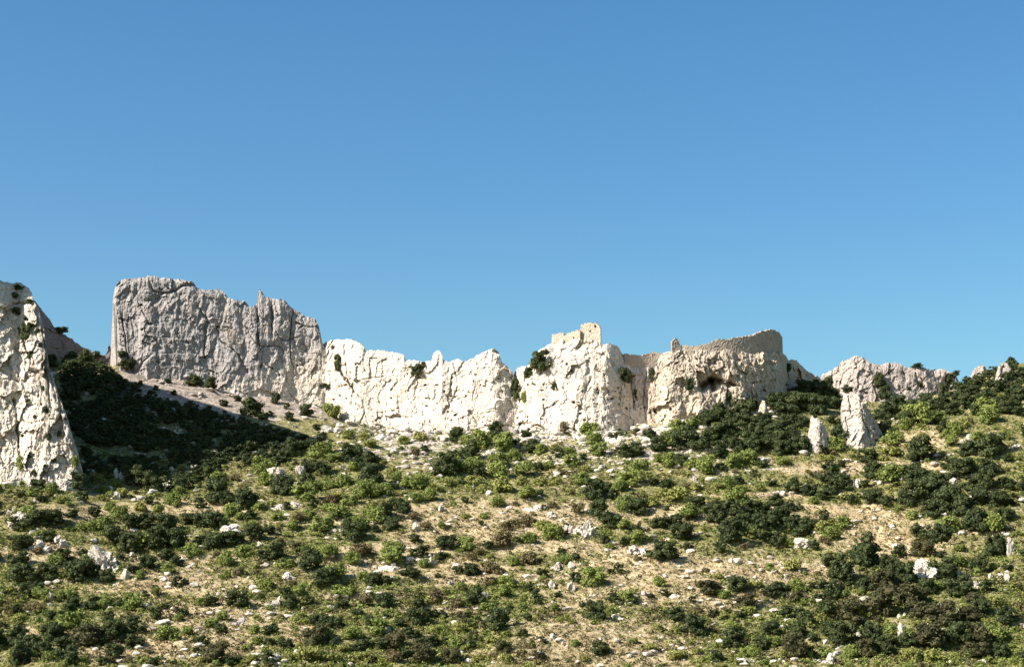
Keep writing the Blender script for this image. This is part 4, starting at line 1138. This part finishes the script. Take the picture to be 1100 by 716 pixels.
# where each bush stands in the photograph: tile corner, then (x of its middle, y of its foot, width) in fifths of a photograph pixel
PLANTS = '''
0 430 D 330,170,70 305,460,60 200,490,80 405,485,90 440,545,70 380,625,70 505,620,75 220,545,60 100,520,60 120,700,120 200,680,110 270,680,110 310,670,70 720,470,110 820,490,100 985,480,100 920,490,70 800,555,60 1075,575,70 700,700,100 780,690,110 880,710,120 1010,670,90 1070,690,80 450,400,70 550,380,60 650,400,60 740,420,70 850,420,70 960,430,70 1050,440,70
0 430 G 115,390,60 270,500,70 150,640,100 640,640,90 590,600,60 850,610,60 930,570,80 560,705,90 620,470,70 520,450,60 560,500,50 400,380,40 480,700,60 170,520,60 960,510,60
0 430 L 330,560,60 650,520,60 540,540,50 750,600,70
220 430 D 250,90,110 545,80,70 450,100,50 630,205,60 350,80,40 790,345,120 470,300,90 560,400,90 620,400,80 545,490,90 410,510,110 900,470,130 890,380,100 1010,480,70 580,575,50 30,420,80 60,550,120 120,570,80 215,600,110 240,640,70 440,585,50 970,640,90 1060,610,80 1010,590,70 340,715,70 40,690,110 1000,700,80 920,705,50 480,225,60 530,260,60 420,330,70 380,270,70 310,230,70
220 430 G 680,90,90 625,320,110 770,210,60 300,400,110 330,460,80 460,505,60 600,480,80 670,480,80 740,470,80 800,380,60 850,530,130 940,520,110 1030,440,60 770,570,90 655,600,60 540,540,110 80,450,90 290,600,70 150,630,80 205,650,80 390,650,70 560,640,60 620,710,120 720,640,110 830,700,110 930,660,110 250,700,80 470,700,70 880,620,70 700,330,80 1070,240,60 1090,480,70
220 430 L 850,220,70 890,260,70 650,390,70 1000,400,60 1080,520,60 720,540,70
220 430 B 500,670,80 680,560,60 160,440,60
440 430 D 465,205,80 250,225,80 510,220,50 630,195,60 660,290,90 800,310,70 1085,200,40 330,330,120 240,310,70 190,400,110 140,400,60 380,410,70 690,380,60 280,450,50 700,510,40 990,540,110 1040,500,90 1090,530,60 720,590,35 1020,640,100 1080,690,90 840,680,30 385,665,35 80,270,50 560,240,40 300,550,45 930,320,50
440 430 G 310,240,80 380,260,110 500,280,110 970,190,100 710,290,70 850,300,80 870,360,80 990,240,80 1020,300,100 290,400,110 350,370,100 480,430,110 490,350,110 610,410,100 750,370,60 50,480,100 30,550,80 100,545,80 470,575,80 640,540,100 940,460,100 300,640,45 170,690,50 400,640,45 560,330,70
440 430 L 110,480,60 210,470,70 340,460,90 500,500,110 700,460,80 780,460,70 860,510,60 720,700,100 600,460,60 780,270,60 50,220,70 940,390,60 390,500,60
440 430 B 840,180,80 570,570,40 770,580,50 900,610,70 530,700,90 600,680,90 650,680,90 20,650,60 80,690,60 580,300,60 670,250,50 30,300,50 810,400,50
660 430 D 190,200,70 30,200,70 120,180,50 95,305,120 30,290,60 245,285,90 380,280,140 460,270,120 360,350,80 560,310,90 205,455,60 270,470,70 570,370,60 750,410,50 800,360,60 660,460,60 840,460,70 440,580,90 280,590,40 120,620,120 560,610,90 540,660,110 640,630,90 740,620,100 800,610,90 870,570,80 945,590,70 955,500,80 1010,500,70 1050,520,80 990,590,50 250,690,90 330,680,90 120,710,60 10,680,60 700,690,100 780,700,90 830,690,90 900,660,90 1000,680,90 940,700,80 1060,700,80 640,715,80 470,90,80 500,150,80 590,130,100 700,120,110 640,200,90 740,220,110 830,250,90 900,300,90 660,290,90 760,300,80 960,290,80 620,260,80 880,180,90 1000,260,80 800,130,80
660 430 G 300,250,110 360,190,110 430,160,70 310,360,110 490,400,110 420,380,80 130,380,80 100,460,120 30,500,90 640,370,90 720,350,90 610,480,70 50,600,90 660,570,130 1075,560,60 410,650,110 60,700,70 240,340,60 900,350,70
660 430 L 200,580,100 330,540,120 700,500,60 780,490,60 560,480,60 450,490,70 260,520,70
660 430 B 390,490,60 600,440,50
880 430 O 300,200,110
880 430 D 130,230,90 265,335,100 15,280,60 115,360,60 30,370,25 555,330,130 600,300,60 670,170,70 810,300,90 940,310,130 1015,330,60 780,420,130 700,370,80 900,410,90 960,390,60 300,430,90 245,460,50 510,430,110 700,430,50 60,450,110 130,480,100 30,540,80 70,500,80 295,560,100 360,570,60 390,540,50 480,580,90 570,540,130 540,480,120 640,510,110 620,630,130 700,600,130 780,620,110 830,490,110 900,480,100 1010,480,80 970,580,100 870,570,100 1030,560,60 180,550,60 25,640,60 525,710,60 850,710,120 1000,650,90
880 430 G 90,270,90 400,240,110 740,200,90 540,130,140 640,120,80 720,250,70 690,210,60 850,215,60 920,130,100 910,80,120 830,380,90 1010,215,60 400,440,130 140,690,90 500,640,60 425,600,50 700,710,120 950,710,110 470,160,70
880 430 L 30,320,50 190,240,70 380,300,110 780,150,60 630,420,60 50,700,120 750,520,60 340,330,60 560,210,60
0 573 D 110,90,110 260,50,80 90,180,100 110,270,130 160,350,110 250,250,100 330,150,90 440,120,60 425,265,130 510,230,70 575,275,80 650,140,50 700,110,110 600,60,100 840,90,120 930,80,120 1070,60,80 890,140,80 790,190,90 710,210,80 950,170,70 950,285,60 995,270,40 780,335,40 890,400,50 975,440,65 835,455,70 85,430,60 280,470,70 360,450,80 270,585,100 390,390,70 480,410,80 510,370,60 640,390,70 580,470,75 565,540,70 640,530,80 710,510,80 620,600,130 740,540,70 720,620,90 550,600,60 90,610,100 160,650,110 230,650,90 340,630,90 110,710,110 350,710,100 555,705,70 610,670,90 820,705,60 935,705,40 930,560,70 1085,595,70
0 573 G 225,360,90 290,180,80 470,160,80 760,90,110 1030,130,90 750,250,50 905,220,70 835,330,50 960,475,50 1080,390,50 340,360,80 370,520,120 560,400,70 700,420,100 460,540,80 270,690,80 440,700,60 900,585,110 1000,550,60
0 573 B 190,110,60 180,430,90 790,645,40 680,700,50 430,460,50
0 573 L 100,490,80 1080,700,50 330,240,50 760,430,50
0 573 O 460,610,130
220 573 D 40,90,110 110,80,110 160,70,90 260,40,100 320,130,80 380,160,110 570,200,120 650,290,130 790,50,110 1080,220,80 910,285,90 980,280,60 730,400,80 435,335,60 560,380,60 455,410,90 900,350,60 965,405,90 820,450,70 605,490,80 660,510,90 710,510,80 300,345,40 30,390,80 170,400,110 140,390,60 90,545,65 355,540,80 340,600,60 440,620,80 550,560,60 695,610,50 820,640,80 870,610,80 950,620,80 890,500,70 1090,550,70 1080,670,80 140,705,70 190,690,50 5,600,40 340,700,80 975,450,40 1050,500,60
220 573 G 210,130,90 110,180,80 430,190,90 520,100,60 660,130,110 690,250,110 720,330,80 790,170,80 1000,170,130 1010,100,100 850,260,60 760,350,90 505,340,70 525,490,90 90,470,60 30,510,70 265,540,60 280,600,60 225,630,60 650,580,90 780,570,110 940,540,110 330,300,80 120,240,40
220 573 B 480,90,90 830,130,110 870,390,90 1010,690,90 180,230,60 60,130,50 270,230,50
220 573 L 740,640,60 560,690,120 660,690,110 860,690,100 400,580,60 250,690,60 460,690,80
220 573 O 600,610,120 1020,620,100 60,700,110
440 573 D 30,50,70 200,90,110 170,150,70 70,120,70 20,120,50 20,240,70 150,235,35 265,215,60 325,230,90 420,80,60 580,50,40 710,230,65 820,115,60 895,140,50 1050,50,60 890,260,60 1080,215,40 640,310,60 680,345,50 800,340,45 690,380,40 930,395,50 1000,470,100 635,465,50 540,405,40 605,555,50 660,595,30 1025,650,95 40,400,80 75,460,80 340,390,110 440,430,50 310,455,60 485,525,110 170,450,60 130,450,50 30,500,90 20,560,60 80,630,100 130,600,70 340,605,60 190,590,50 1080,360,60
440 573 G 310,100,100 80,185,70 275,290,50 560,180,70 640,60,90 830,170,70 770,40,100 1080,90,60 985,290,110 530,290,90 520,345,70 610,410,55 885,610,50 420,430,90 240,620,80 330,500,60 780,420,50
440 573 B 450,220,110 630,170,90 500,80,110 370,120,60 430,280,70 140,370,90 250,400,80 450,670,50 330,150,60
440 573 L 440,590,70 510,690,70 130,540,70 270,530,80 380,680,50 940,690,60 840,470,50
440 573 O 500,650,80 220,700,90 80,690,120
660 573 D 265,150,140 25,205,60 55,70,60 360,40,110 400,90,60 570,100,70 640,60,130 870,70,90 800,40,80 1075,80,60 1000,20,100 270,335,55 195,345,40 10,370,60 665,320,100 420,370,45 530,450,55 610,430,40 335,470,95 430,545,110 645,620,110 550,680,60 840,340,70 890,340,100 920,440,80 985,465,80 940,520,60 1040,510,90 840,570,90 800,640,90 1055,290,50 1090,350,50 680,450,60 1050,660,80 1000,570,90 1070,580,60
660 573 G 120,60,90 730,30,80 940,80,60 240,290,60 70,370,80 590,350,70 100,595,55 635,530,90 980,310,90 860,610,80 840,200,50 760,670,70 700,670,60
660 573 B 125,150,45 440,430,50 700,90,50 490,210,40
660 573 L 340,680,100 950,200,90 760,300,80 720,440,80 490,490,50 320,540,60 900,670,60 240,530,60 560,250,50 200,640,60 440,650,50
660 573 O 510,335,110 980,370,70 715,410,100 980,670,130
880 573 D 265,180,150 430,120,80 560,50,110 660,60,110 660,130,50 950,130,110 100,250,130 60,350,110 160,280,70 260,330,90 380,230,110 470,270,100 310,250,60 580,330,90 670,250,130 760,340,130 880,440,90 1010,490,90 860,210,100 900,310,80 1010,200,60 50,440,110 130,600,130 60,560,90 290,600,110 380,660,130 480,620,90 760,610,140 980,670,90
880 573 O 560,130,110 370,330,130 430,210,70 500,400,150 330,460,170 560,460,130 680,500,160 820,480,130 840,400,90 150,470,130 270,670,100 600,620,170 880,620,130 840,670,120 200,540,120
880 573 G 760,100,60 650,310,60 940,200,60 740,180,100 700,570,60 960,590,110 180,670,100 400,540,90 470,560,70 130,350,60 70,40,100
880 573 L 950,400,100 740,680,70 620,690,120 500,690,90 1000,390,50 60,130,50
880 573 B 200,400,90 30,60,60
'''
# the wood that climbs under the cave crag and round the pinnacles (px, row of the foot, width in photograph pixels)
WOOD = [(752, 432, 16), (762, 441, 17), (748, 446, 14), (775, 433, 18), (789, 424, 16), (786, 440, 20), (800, 431, 16), (803, 446, 18), (812, 422, 16), (826, 424, 16), (838, 427, 18), (848, 436, 16), (834, 441, 18), (843, 452, 19),
        (856, 445, 18), (862, 428, 16), (866, 414, 14), (874, 424, 16), (884, 431, 17), (893, 440, 15), (868, 440, 18), (880, 447, 17), (858, 462, 18), (846, 470, 18), (834, 470, 18), (822, 466, 17), (806, 462, 17), (795, 458, 15),
        (772, 456, 18), (758, 458, 16), (778, 471, 16), (766, 478, 16), (810, 482, 18), (826, 486, 17), (842, 486, 18), (860, 486, 17), (896, 455, 12), (899, 470, 11), (893, 430, 14), (863, 404, 10), (857, 412, 11), (878, 414, 12),
        (955, 452, 19), (966, 444, 18), (975, 455, 18), (985, 448, 20), (995, 440, 18), (1003, 446, 20), (1013, 440, 19), (1022, 446, 18), (1030, 436, 18), (1034, 424, 16), (1040, 440, 18), (1046, 428, 18), (1052, 418, 17), (1058, 432, 18),
        (1064, 416, 16), (1070, 426, 18), (1078, 418, 16), (1084, 410, 16), (1086, 430, 16), (1062, 406, 13), (1068, 402, 12), (1088, 398, 14), (1040, 413, 14), (1030, 412, 12), (1026, 420, 12), (1074, 440, 18), (1050, 446, 16), (950, 462, 16),
        (960, 470, 15), (943, 450, 13), (938, 462, 10), (1092, 420, 16), (1095, 446, 16), (1094, 404, 15), (1099, 412, 16), (1080, 403, 12), (1097, 430, 17), (1084, 446, 18), (1073, 409, 13), (1050, 408, 11), (1090, 436, 16)]
# bushes rooted in the rocks: px, row of the foot, width, height, kind, label
CLIFF_PLANTS = [
    (17, 339, 9, 9, 'D', 'dark bush under the cap of the white spur'), (27, 366, 10, 20, 'D', 'tall dark bush in the upper crack of the spur'), (34, 352, 7, 5, 'D', 'small dark bush high on the spur face'),
    (40, 358, 6, 6, 'D', 'small dark bush near the upper edge of the spur'), (33, 386, 6, 11, 'D', 'narrow dark bush lower in the spur crack'), (43, 373, 5, 5, 'D', 'tiny dark bush beside the long spur crack'),
    (48, 444, 6, 8, 'D', 'dark bush in the middle of the spur face'), (37, 450, 4, 5, 'D', 'tiny dark bush on the bare spur face'), (52, 474, 5, 10, 'D', 'narrow dark bush low on the spur face'),
    (22, 507, 10, 18, 'G', 'tall olive bush in the lower crack of the spur'), (32, 493, 4, 4, 'D', 'tiny bush above the spur foot'), (58, 497, 5, 5, 'D', 'small bush on the broken lower spur'), (36, 511, 5, 6, 'D', 'small bush just above the spur foot'),
    (80, 505, 8, 16, 'G', 'tall yellow-green bush at the corner of the spur foot'),
    (55, 395, 12, 15, 'D', 'dark bush on the shady edge of the spur'), (65, 360, 14, 9, 'D', 'dark bush on the crest of the brown ridge'), (104, 385, 7, 8, 'D', 'round dark bush on the saddle skyline'),
    (131, 385, 9, 9, 'D', 'dark bush at the overhanging corner of the grey bluff'), (137, 397, 19, 12, 'D', 'broad dark bush at the foot of the bluff corner'), (92, 396, 15, 20, 'D', 'tall dark tree on the shaded saddle'), (76, 401, 15, 15, 'D', 'dark tree beside the spur on the shaded saddle'),
    (209, 416, 17, 13, 'D', 'dark bush under the middle of the grey bluff'), (227, 418, 13, 13, 'D', 'rounder dark bush under the middle of the grey bluff'), (296, 434, 9, 13, 'D', 'upright dark bush at the bluff foot'),
    (329, 447, 13, 15, 'D', 'dark bush at the bright end of the bluff foot'), (168, 420, 6, 6, 'D', 'small dark bush on the pale talus under the bluff'), (151, 415, 6, 6, 'D', 'lone dark bush high on the talus'),
    (363, 400, 8, 22, 'D', 'tall narrow dark bush in the cleft between grey bluff and cream wall'), (375, 412, 6, 9, 'D', 'dark bush low in the cleft beside the cream wall'), (352, 418, 12, 6, 'D', 'flat dark bush on the bluff end ledge'),
    (449, 404, 14, 14, 'D', 'ragged bush hanging high on the cream wall'), (455, 396, 7, 8, 'D', 'small bush near the crest of the cream wall'), (554, 429, 10, 24, 'D', 'tall dark bush in the notch between wall and castle crag'),
    (563, 434, 6, 14, 'G', 'slim olive bush beside the notch bush'), (581, 401, 19, 28, 'D', 'large dark tree leaning on the castle crag'), (568, 405, 10, 12, 'D', 'smaller dark bush below the large castle crag tree'), (595, 419, 6, 9, 'D', 'small dark bush on the castle crag'),
    (671, 414, 16, 21, 'D', 'dark round tree on the ledge below the keep'), (701, 412, 8, 17, 'D', 'narrow dark tree under the gap wall'), (682, 425, 5, 8, 'D', 'small dark bush in the gap below the castle wall'), (740, 421, 8, 16, 'D', 'narrow dark bush beside the cave'),
    (846, 400, 7, 11, 'D', 'dark bush under the corner tower'), (890, 422, 11, 18, 'D', 'upright dark tree on the skyline between crag and ridge'), (911, 422, 10, 9, 'D', 'dark bush on top of the tall pinnacle'),
    (945, 416, 10, 16, 'D', 'dark bush at the top of the ridge cleft'), (951, 430, 12, 18, 'D', 'dark tree filling the lower ridge cleft'), (985, 395, 10, 5, 'D', 'low dark bush on the ridge crest'), (988, 417, 6, 7, 'D', 'dark bush on the ridge face'),
    (1018, 415, 9, 14, 'D', 'dark bush high in the last ridge cleft'), (1014, 429, 10, 18, 'D', 'dark tree low in the last ridge cleft'), (1027, 406, 8, 8, 'D', 'dark bush at the end of the ridge crest'), (876, 449, 5, 4, 'D', 'tiny bush on the short pinnacle'),
    (20, 312, 10, 6, 'D', 'flat dark bush on the very top of the white spur'), (16, 322, 8, 8, 'D', 'dark bush below the summit of the spur'), (32, 327, 8, 6, 'D', 'dark bush on the edge of the spur summit'), (28, 345, 6, 4, 'D', 'small flat bush high on the spur'),
    (46, 420, 4, 6, 'D', 'tiny dark bush beside the middle of the spur'), (24, 470, 4, 4, 'D', 'tiny dark spot of bush on the spur slab'), (64, 470, 5, 8, 'D', 'small dark bush at the lower edge of the spur'), (30, 432, 4, 4, 'D', 'tiny dark tuft on the open spur slab'),
    (186, 425, 7, 6, 'D', 'small dark bush in the upper scree'), (205, 436, 8, 6, 'D', 'dark bush in the middle of the scree'), (240, 437, 9, 8, 'D', 'dark bush on the scree near the bluff foot'), (255, 432, 8, 7, 'D', 'dark bush against the bluff foot'), (283, 452, 10, 9, 'D', 'dark bush beside the tallest scree bush'),
    (312, 452, 8, 9, 'D', 'dark bush on the lower scree'), (308, 440, 6, 8, 'D', 'upright small bush at the bluff foot'), (224, 445, 7, 6, 'B', 'brown tuft on the scree'), (340, 462, 8, 7, 'D', 'dark bush at the lower corner of the scree'), (262, 447, 6, 6, 'B', 'brown tuft beside the dark scree bushes'), (180, 412, 7, 5, 'D', 'small flat bush close under the bluff'),
    (976, 420, 4, 4, 'D', 'tiny dark bush in the middle of the ridge'), (1086, 395, 9, 12, 'D', 'dark tree on the last skyline knoll'),
]

LAND += [(92, 500, 'the corner of the spur foot'), (40, 520, 'the foot of the white spur'), (330, 478, 'the tip of the gully wood'), (545, 465, 'the dark slit in the wall foot'), (640, 466, 'the foot of the castle crag'), (685, 464, 'the gap under the castle wall'),
         (765, 425, 'the cave'), (882, 478, 'the short pinnacle'), (926, 474, 'the tall pinnacle'), (1015, 430, 'the end of the jagged ridge'), (1078, 402, 'the pale skyline knoll'), (430, 465, 'the foot of the cream wall'),
         (640, 612, 'the top of the rocky footpath'), (722, 577, 'the upper end of the footpath'), (640, 690, 'the bare brown field low down'), (165, 632, 'the bare brown patch'), (750, 690, 'the stony brown corner'), (850, 690, 'the low thorny ground'),
         (1060, 690, 'the far bottom corner'), (60, 700, 'the near bottom corner'), (550, 700, 'the foot of the middle slope'), (390, 705, 'the yellow scrub at the foot'), (230, 640, 'the wide brown clearing'), (960, 560, 'the dry hollow'), (1080, 520, 'the dense far wood')]

items = []
for line in PLANTS.strip().splitlines():
    q = line.split()
    ox, oy, kd = float(q[0]), float(q[1]), q[2]
    for e in q[3:]:
        x, y, wd = map(float, e.split(','))
        items.append([kd, ox + x / 5, oy + y / 5, wd / 5])
for px, row, wd in WOOD:
    items.append(['D', px, row, wd * (1.2 if px < 935 else .95)])

ORD = ['nearest', 'second nearest', 'third nearest', 'fourth nearest', 'fifth nearest', 'sixth nearest', 'seventh nearest', 'eighth nearest', 'ninth nearest', 'tenth nearest', 'eleventh nearest', 'twelfth nearest']
SIZES = [(9.5, 'tiny'), (13.0, 'small'), (18.5, 'medium'), (24.0, 'large'), (99, 'very large')]
LOOK = {'D': 'dark tree', 'G': 'green bush', 'L': 'pale bush', 'B': 'brown bush', 'O': 'bronze-brown tree'}
made = set()
def size_word(wd):
    return next(s for lim, s in SIZES if wd < lim)
meta = []
for it in items:
    kd, px, row, wd = it
    cy = row - wd * .4
    d = [(math.hypot((px - a), (cy - b_) * 1.6), a, b_, l) for a, b_, l in LAND]
    dist, a, b_, l = min(d)
    if abs(cy - b_) * 1.6 > abs(px - a):
        rel = 'uphill of' if cy < b_ else 'downhill of'
    else:
        rel = 'on the spur side of' if px < a else 'on the pinnacle side of'
    meta.append((dist, size_word(wd), LOOK[kd], rel, l))
buckets = {}
for i, mt in enumerate(meta):
    buckets.setdefault(mt[1:], []).append((mt[0], i))
labels = [None] * len(items)
for key, mem in buckets.items():
    mem.sort()
    for r_, (_, i) in enumerate(mem):
        s, lk, rel, l = key
        labels[i] = f'{s} {lk} {rel} {l}' if len(mem) == 1 else f'{ORD[min(r_, 11)]} {s} {lk} {rel} {l}'

order = sorted(range(len(items)), key=lambda i: -items[i][3])
count = {}
chosen, leftover = [], []
for i in order:
    kd = items[i][0]
    count[kd] = count.get(kd, 0) + 1
    (chosen if count[kd] <= (245 if kd == 'D' else 300) else leftover).append(i)

rng = np.random.default_rng(5)
def plant(kd, loc, wd, ht, label, turn, with_trunk=True):
    nm, cat = NAME[kd]
    root = tag(link(nm, None), label, cat, GROUP[kd])
    root.location = loc
    root.rotation_euler.z = turn
    root.empty_display_size = .5
    c = link('crown', CROWN[kd][int(rng.integers(len(CROWN[kd])))], root)
    c.scale = (wd, wd, ht)
    t_ = link('trunk' if nm.endswith('tree') else 'stem', TRUNK[int(rng.integers(4))], root)
    t_.scale = (wd, wd, ht)
    return root

for i in chosen:
    kd, px, row, wd = items[i]
    p = hit(BV_G, px, row - 1.0)
    if p is None or p.y > 730:
        continue
    s = (p - Vector(CAM)).length / FPX * wd * 1.08
    plant(kd, (p.x, p.y + .15 * s, p.z - .02 * s), s, s * rng.uniform(.85, 1.35), labels[i], rng.uniform(0, 6.28))

for px, row, wd, ht, kd, lab in CLIFF_PLANTS:
    p = hit(BV_R, px, row - 1) or hit(BV_G, px, row - 1)
    g = hit(BV_G, px, row - 1)
    if p is None:
        p = g
    if p is None:
        continue
    if g is not None and (g - Vector(CAM)).length < (p - Vector(CAM)).length:
        p = g
    s = (p - Vector(CAM)).length / FPX
    hgt = KIND[kd]['hgt']
    root = plant(kd, (p.x, p.y, p.z - .1), wd * s * 1.05, ht * s / hgt, lab, rng.uniform(0, 6.28))

# the dense wood in the shaded gully and what is too small or out of the frame: one mass
LOW = []
for i in range(5):
    LOW.append(crown_arrays(4000 + i, lobes=16, leaves=40, leaf=.055, hgt=.86, loose=.25, core=.72))
def inside(px, row, poly):
    ok = False
    n = len(poly)
    for i in range(n):
        (x0, y0), (x1, y1) = poly[i], poly[(i + 1) % n]
        if (y0 > row) != (y1 > row) and px < (x1 - x0) * (row - y0) / (y1 - y0) + x0:
            ok = not ok
    return ok
GULLY = [(66, 395), (80, 384), (97, 384), (118, 400), (140, 418), (165, 428), (200, 440), (235, 450), (270, 458), (310, 468), (345, 478), (350, 490), (310, 498), (270, 503), (220, 508), (180, 512), (130, 510), (96, 508), (86, 480), (72, 440)]
pl, got = [], []
for _ in range(9000):
    px, row = rng.uniform(60, 355), rng.uniform(384, 515)
    if not inside(px, row, GULLY) or any(math.hypot(px - a, (row - b_) * 1.5) < 6.8 for a, b_ in got):
        continue
    if fbm(np.array(px / 22), np.array(row / 14), np.array(0.), 2, 19) > .34:
        continue
    got.append((px, row))
def add_mass(px, row, wd, mi=0):
    p = hit(BV_G, px, row)
    if p is None or p.y > 735:
        return
    s = (p - Vector(CAM)).length / FPX * wd
    pl.append((p.x, p.y, p.z - .03 * s, s, s, s * rng.uniform(.85, 1.2), rng.uniform(0, 6.28), int(rng.integers(5)), mi))
for px, row in got:
    add_mass(px, row, rng.uniform(9, 14.5))
for i in leftover:
    kd, px, row, wd = items[i]
    add_mass(px, row, wd, {'D': 0, 'G': 1}.get(kd, 0))
for _ in range(420):
    px = rng.uniform(-170, -4) if rng.uniform() < .5 else rng.uniform(1103, 1270)
    row = rng.uniform(440, 735)
    add_mass(px, row, rng.uniform(11, 24), int(rng.uniform() < .3))
tag(link('evergreen_wood', merge('evergreen_wood', LOW, pl, [M_leaf['D'], M_leaf['G']])), kind='stuff')

# low aromatic scrub and tufts between the bushes: nobody could count them
def tuft(seed, n=16, hgt=.8):
    rg = np.random.default_rng(seed)
    p = rg.normal(size=(n, 3)) * (.26, .26, .0); p[:, 2] = rg.uniform(.05, .75, n) * hgt * np.exp(-2.2 * (p[:, 0] ** 2 + p[:, 1] ** 2) * 2)
    nrm = rg.normal(size=(n, 3)) + (0, 0, .7); nrm /= np.linalg.norm(nrm, axis=1)[:, None]
    t_ = np.cross(nrm, rg.normal(size=(n, 3))); t_ /= np.linalg.norm(t_, axis=1)[:, None]
    bt = np.cross(nrm, t_)
    s = rg.uniform(.09, .22, n)[:, None]
    v = np.stack([p - t_ * s, p - bt * s * .7, p + t_ * s, p + bt * s * .7], 1).reshape(-1, 3)
    v[:, 2] = np.maximum(v[:, 2], -.05)
    return v, np.zeros((0, 3), int), np.arange(n * 4).reshape(-1, 4)
TUFT = [tuft(i) for i in range(8)]
pl = []
def dens(a, b_):
    g = sstep(560, 660, b_) * .25 + .65
    base = g * noise_mask(a, b_, 26, 71, -.75, .15) * (1 - .96 * openness(a, b_))
    return np.clip(base + .06 * openness(a, b_) - .5 * wall_near(a, b_) * noise_mask(a, b_, 30, 3, -.2, .3), .03, 1) * sstep(470, 500, b_ + 40 * (a > 380) + 25 * (a > 900))
for px, row in scatter(48000, dens, 12):
    h = hit(BV_G, px, row)
    if h is None or h.y > 690 or h.y < 395:
        continue
    s = rng.uniform(.7, 2.2) * (.55 + .5 * rng.uniform())
    o_ = float(openness(np.array(px), np.array(row)))
    green = float(fbm(np.array(px / 50), np.array(row / 20), np.array(0.), 3, 44)) + rng.normal() * .35 - .6 * o_ + .28
    mi = 0 if green > .25 else (1 if green > -.12 else (2 if green > -.45 else 3))
    pl.append((h.x, h.y, h.z, s, s, s * rng.uniform(.6, 1.0), rng.uniform(0, 6.28), int(rng.integers(8)), mi))
for px, row in scatter(15000, lambda a, b_: sstep(480, 510, b_) * (.12 + .88 * openness(a, b_)), 55):
    h = hit(BV_G, px, row)
    if h is None or h.y > 690 or h.y < 395:
        continue
    s = rng.uniform(.45, 1.1)
    u = rng.uniform()
    pl.append((h.x, h.y, h.z, s, s, s * rng.uniform(.7, 1.2), rng.uniform(0, 6.28), int(rng.integers(8)), 4 if u < .5 else (2 if u < .75 else (1 if u < .88 else 3))))
SMALL = [crown_arrays(5000 + i, lobes=9, leaves=34, leaf=.06, hgt=.6, loose=.6, core=.5) for i in range(6)]
for px, row in scatter(2300, lambda a, b_: dens(a, b_) * (1 - .95 * openness(a, b_)), 77):
    h = hit(BV_G, px, row)
    if h is None or h.y > 690 or h.y < 395:
        continue
    s = rng.uniform(1.1, 2.6)
    u = rng.uniform()
    pl.append((h.x, h.y, h.z - .05, s, s, s * rng.uniform(.8, 1.3), rng.uniform(0, 6.28), 8 + int(rng.integers(6)), 0 if u < .5 else (1 if u < .8 else (2 if u < .88 else 3))))
tag(link('scrub', merge('scrub', TUFT + SMALL, pl, [M_leaf['G'], M_leaf['L'], M_leaf['B'], M_leaf['O'], M_leaf['S']])), kind='stuff')
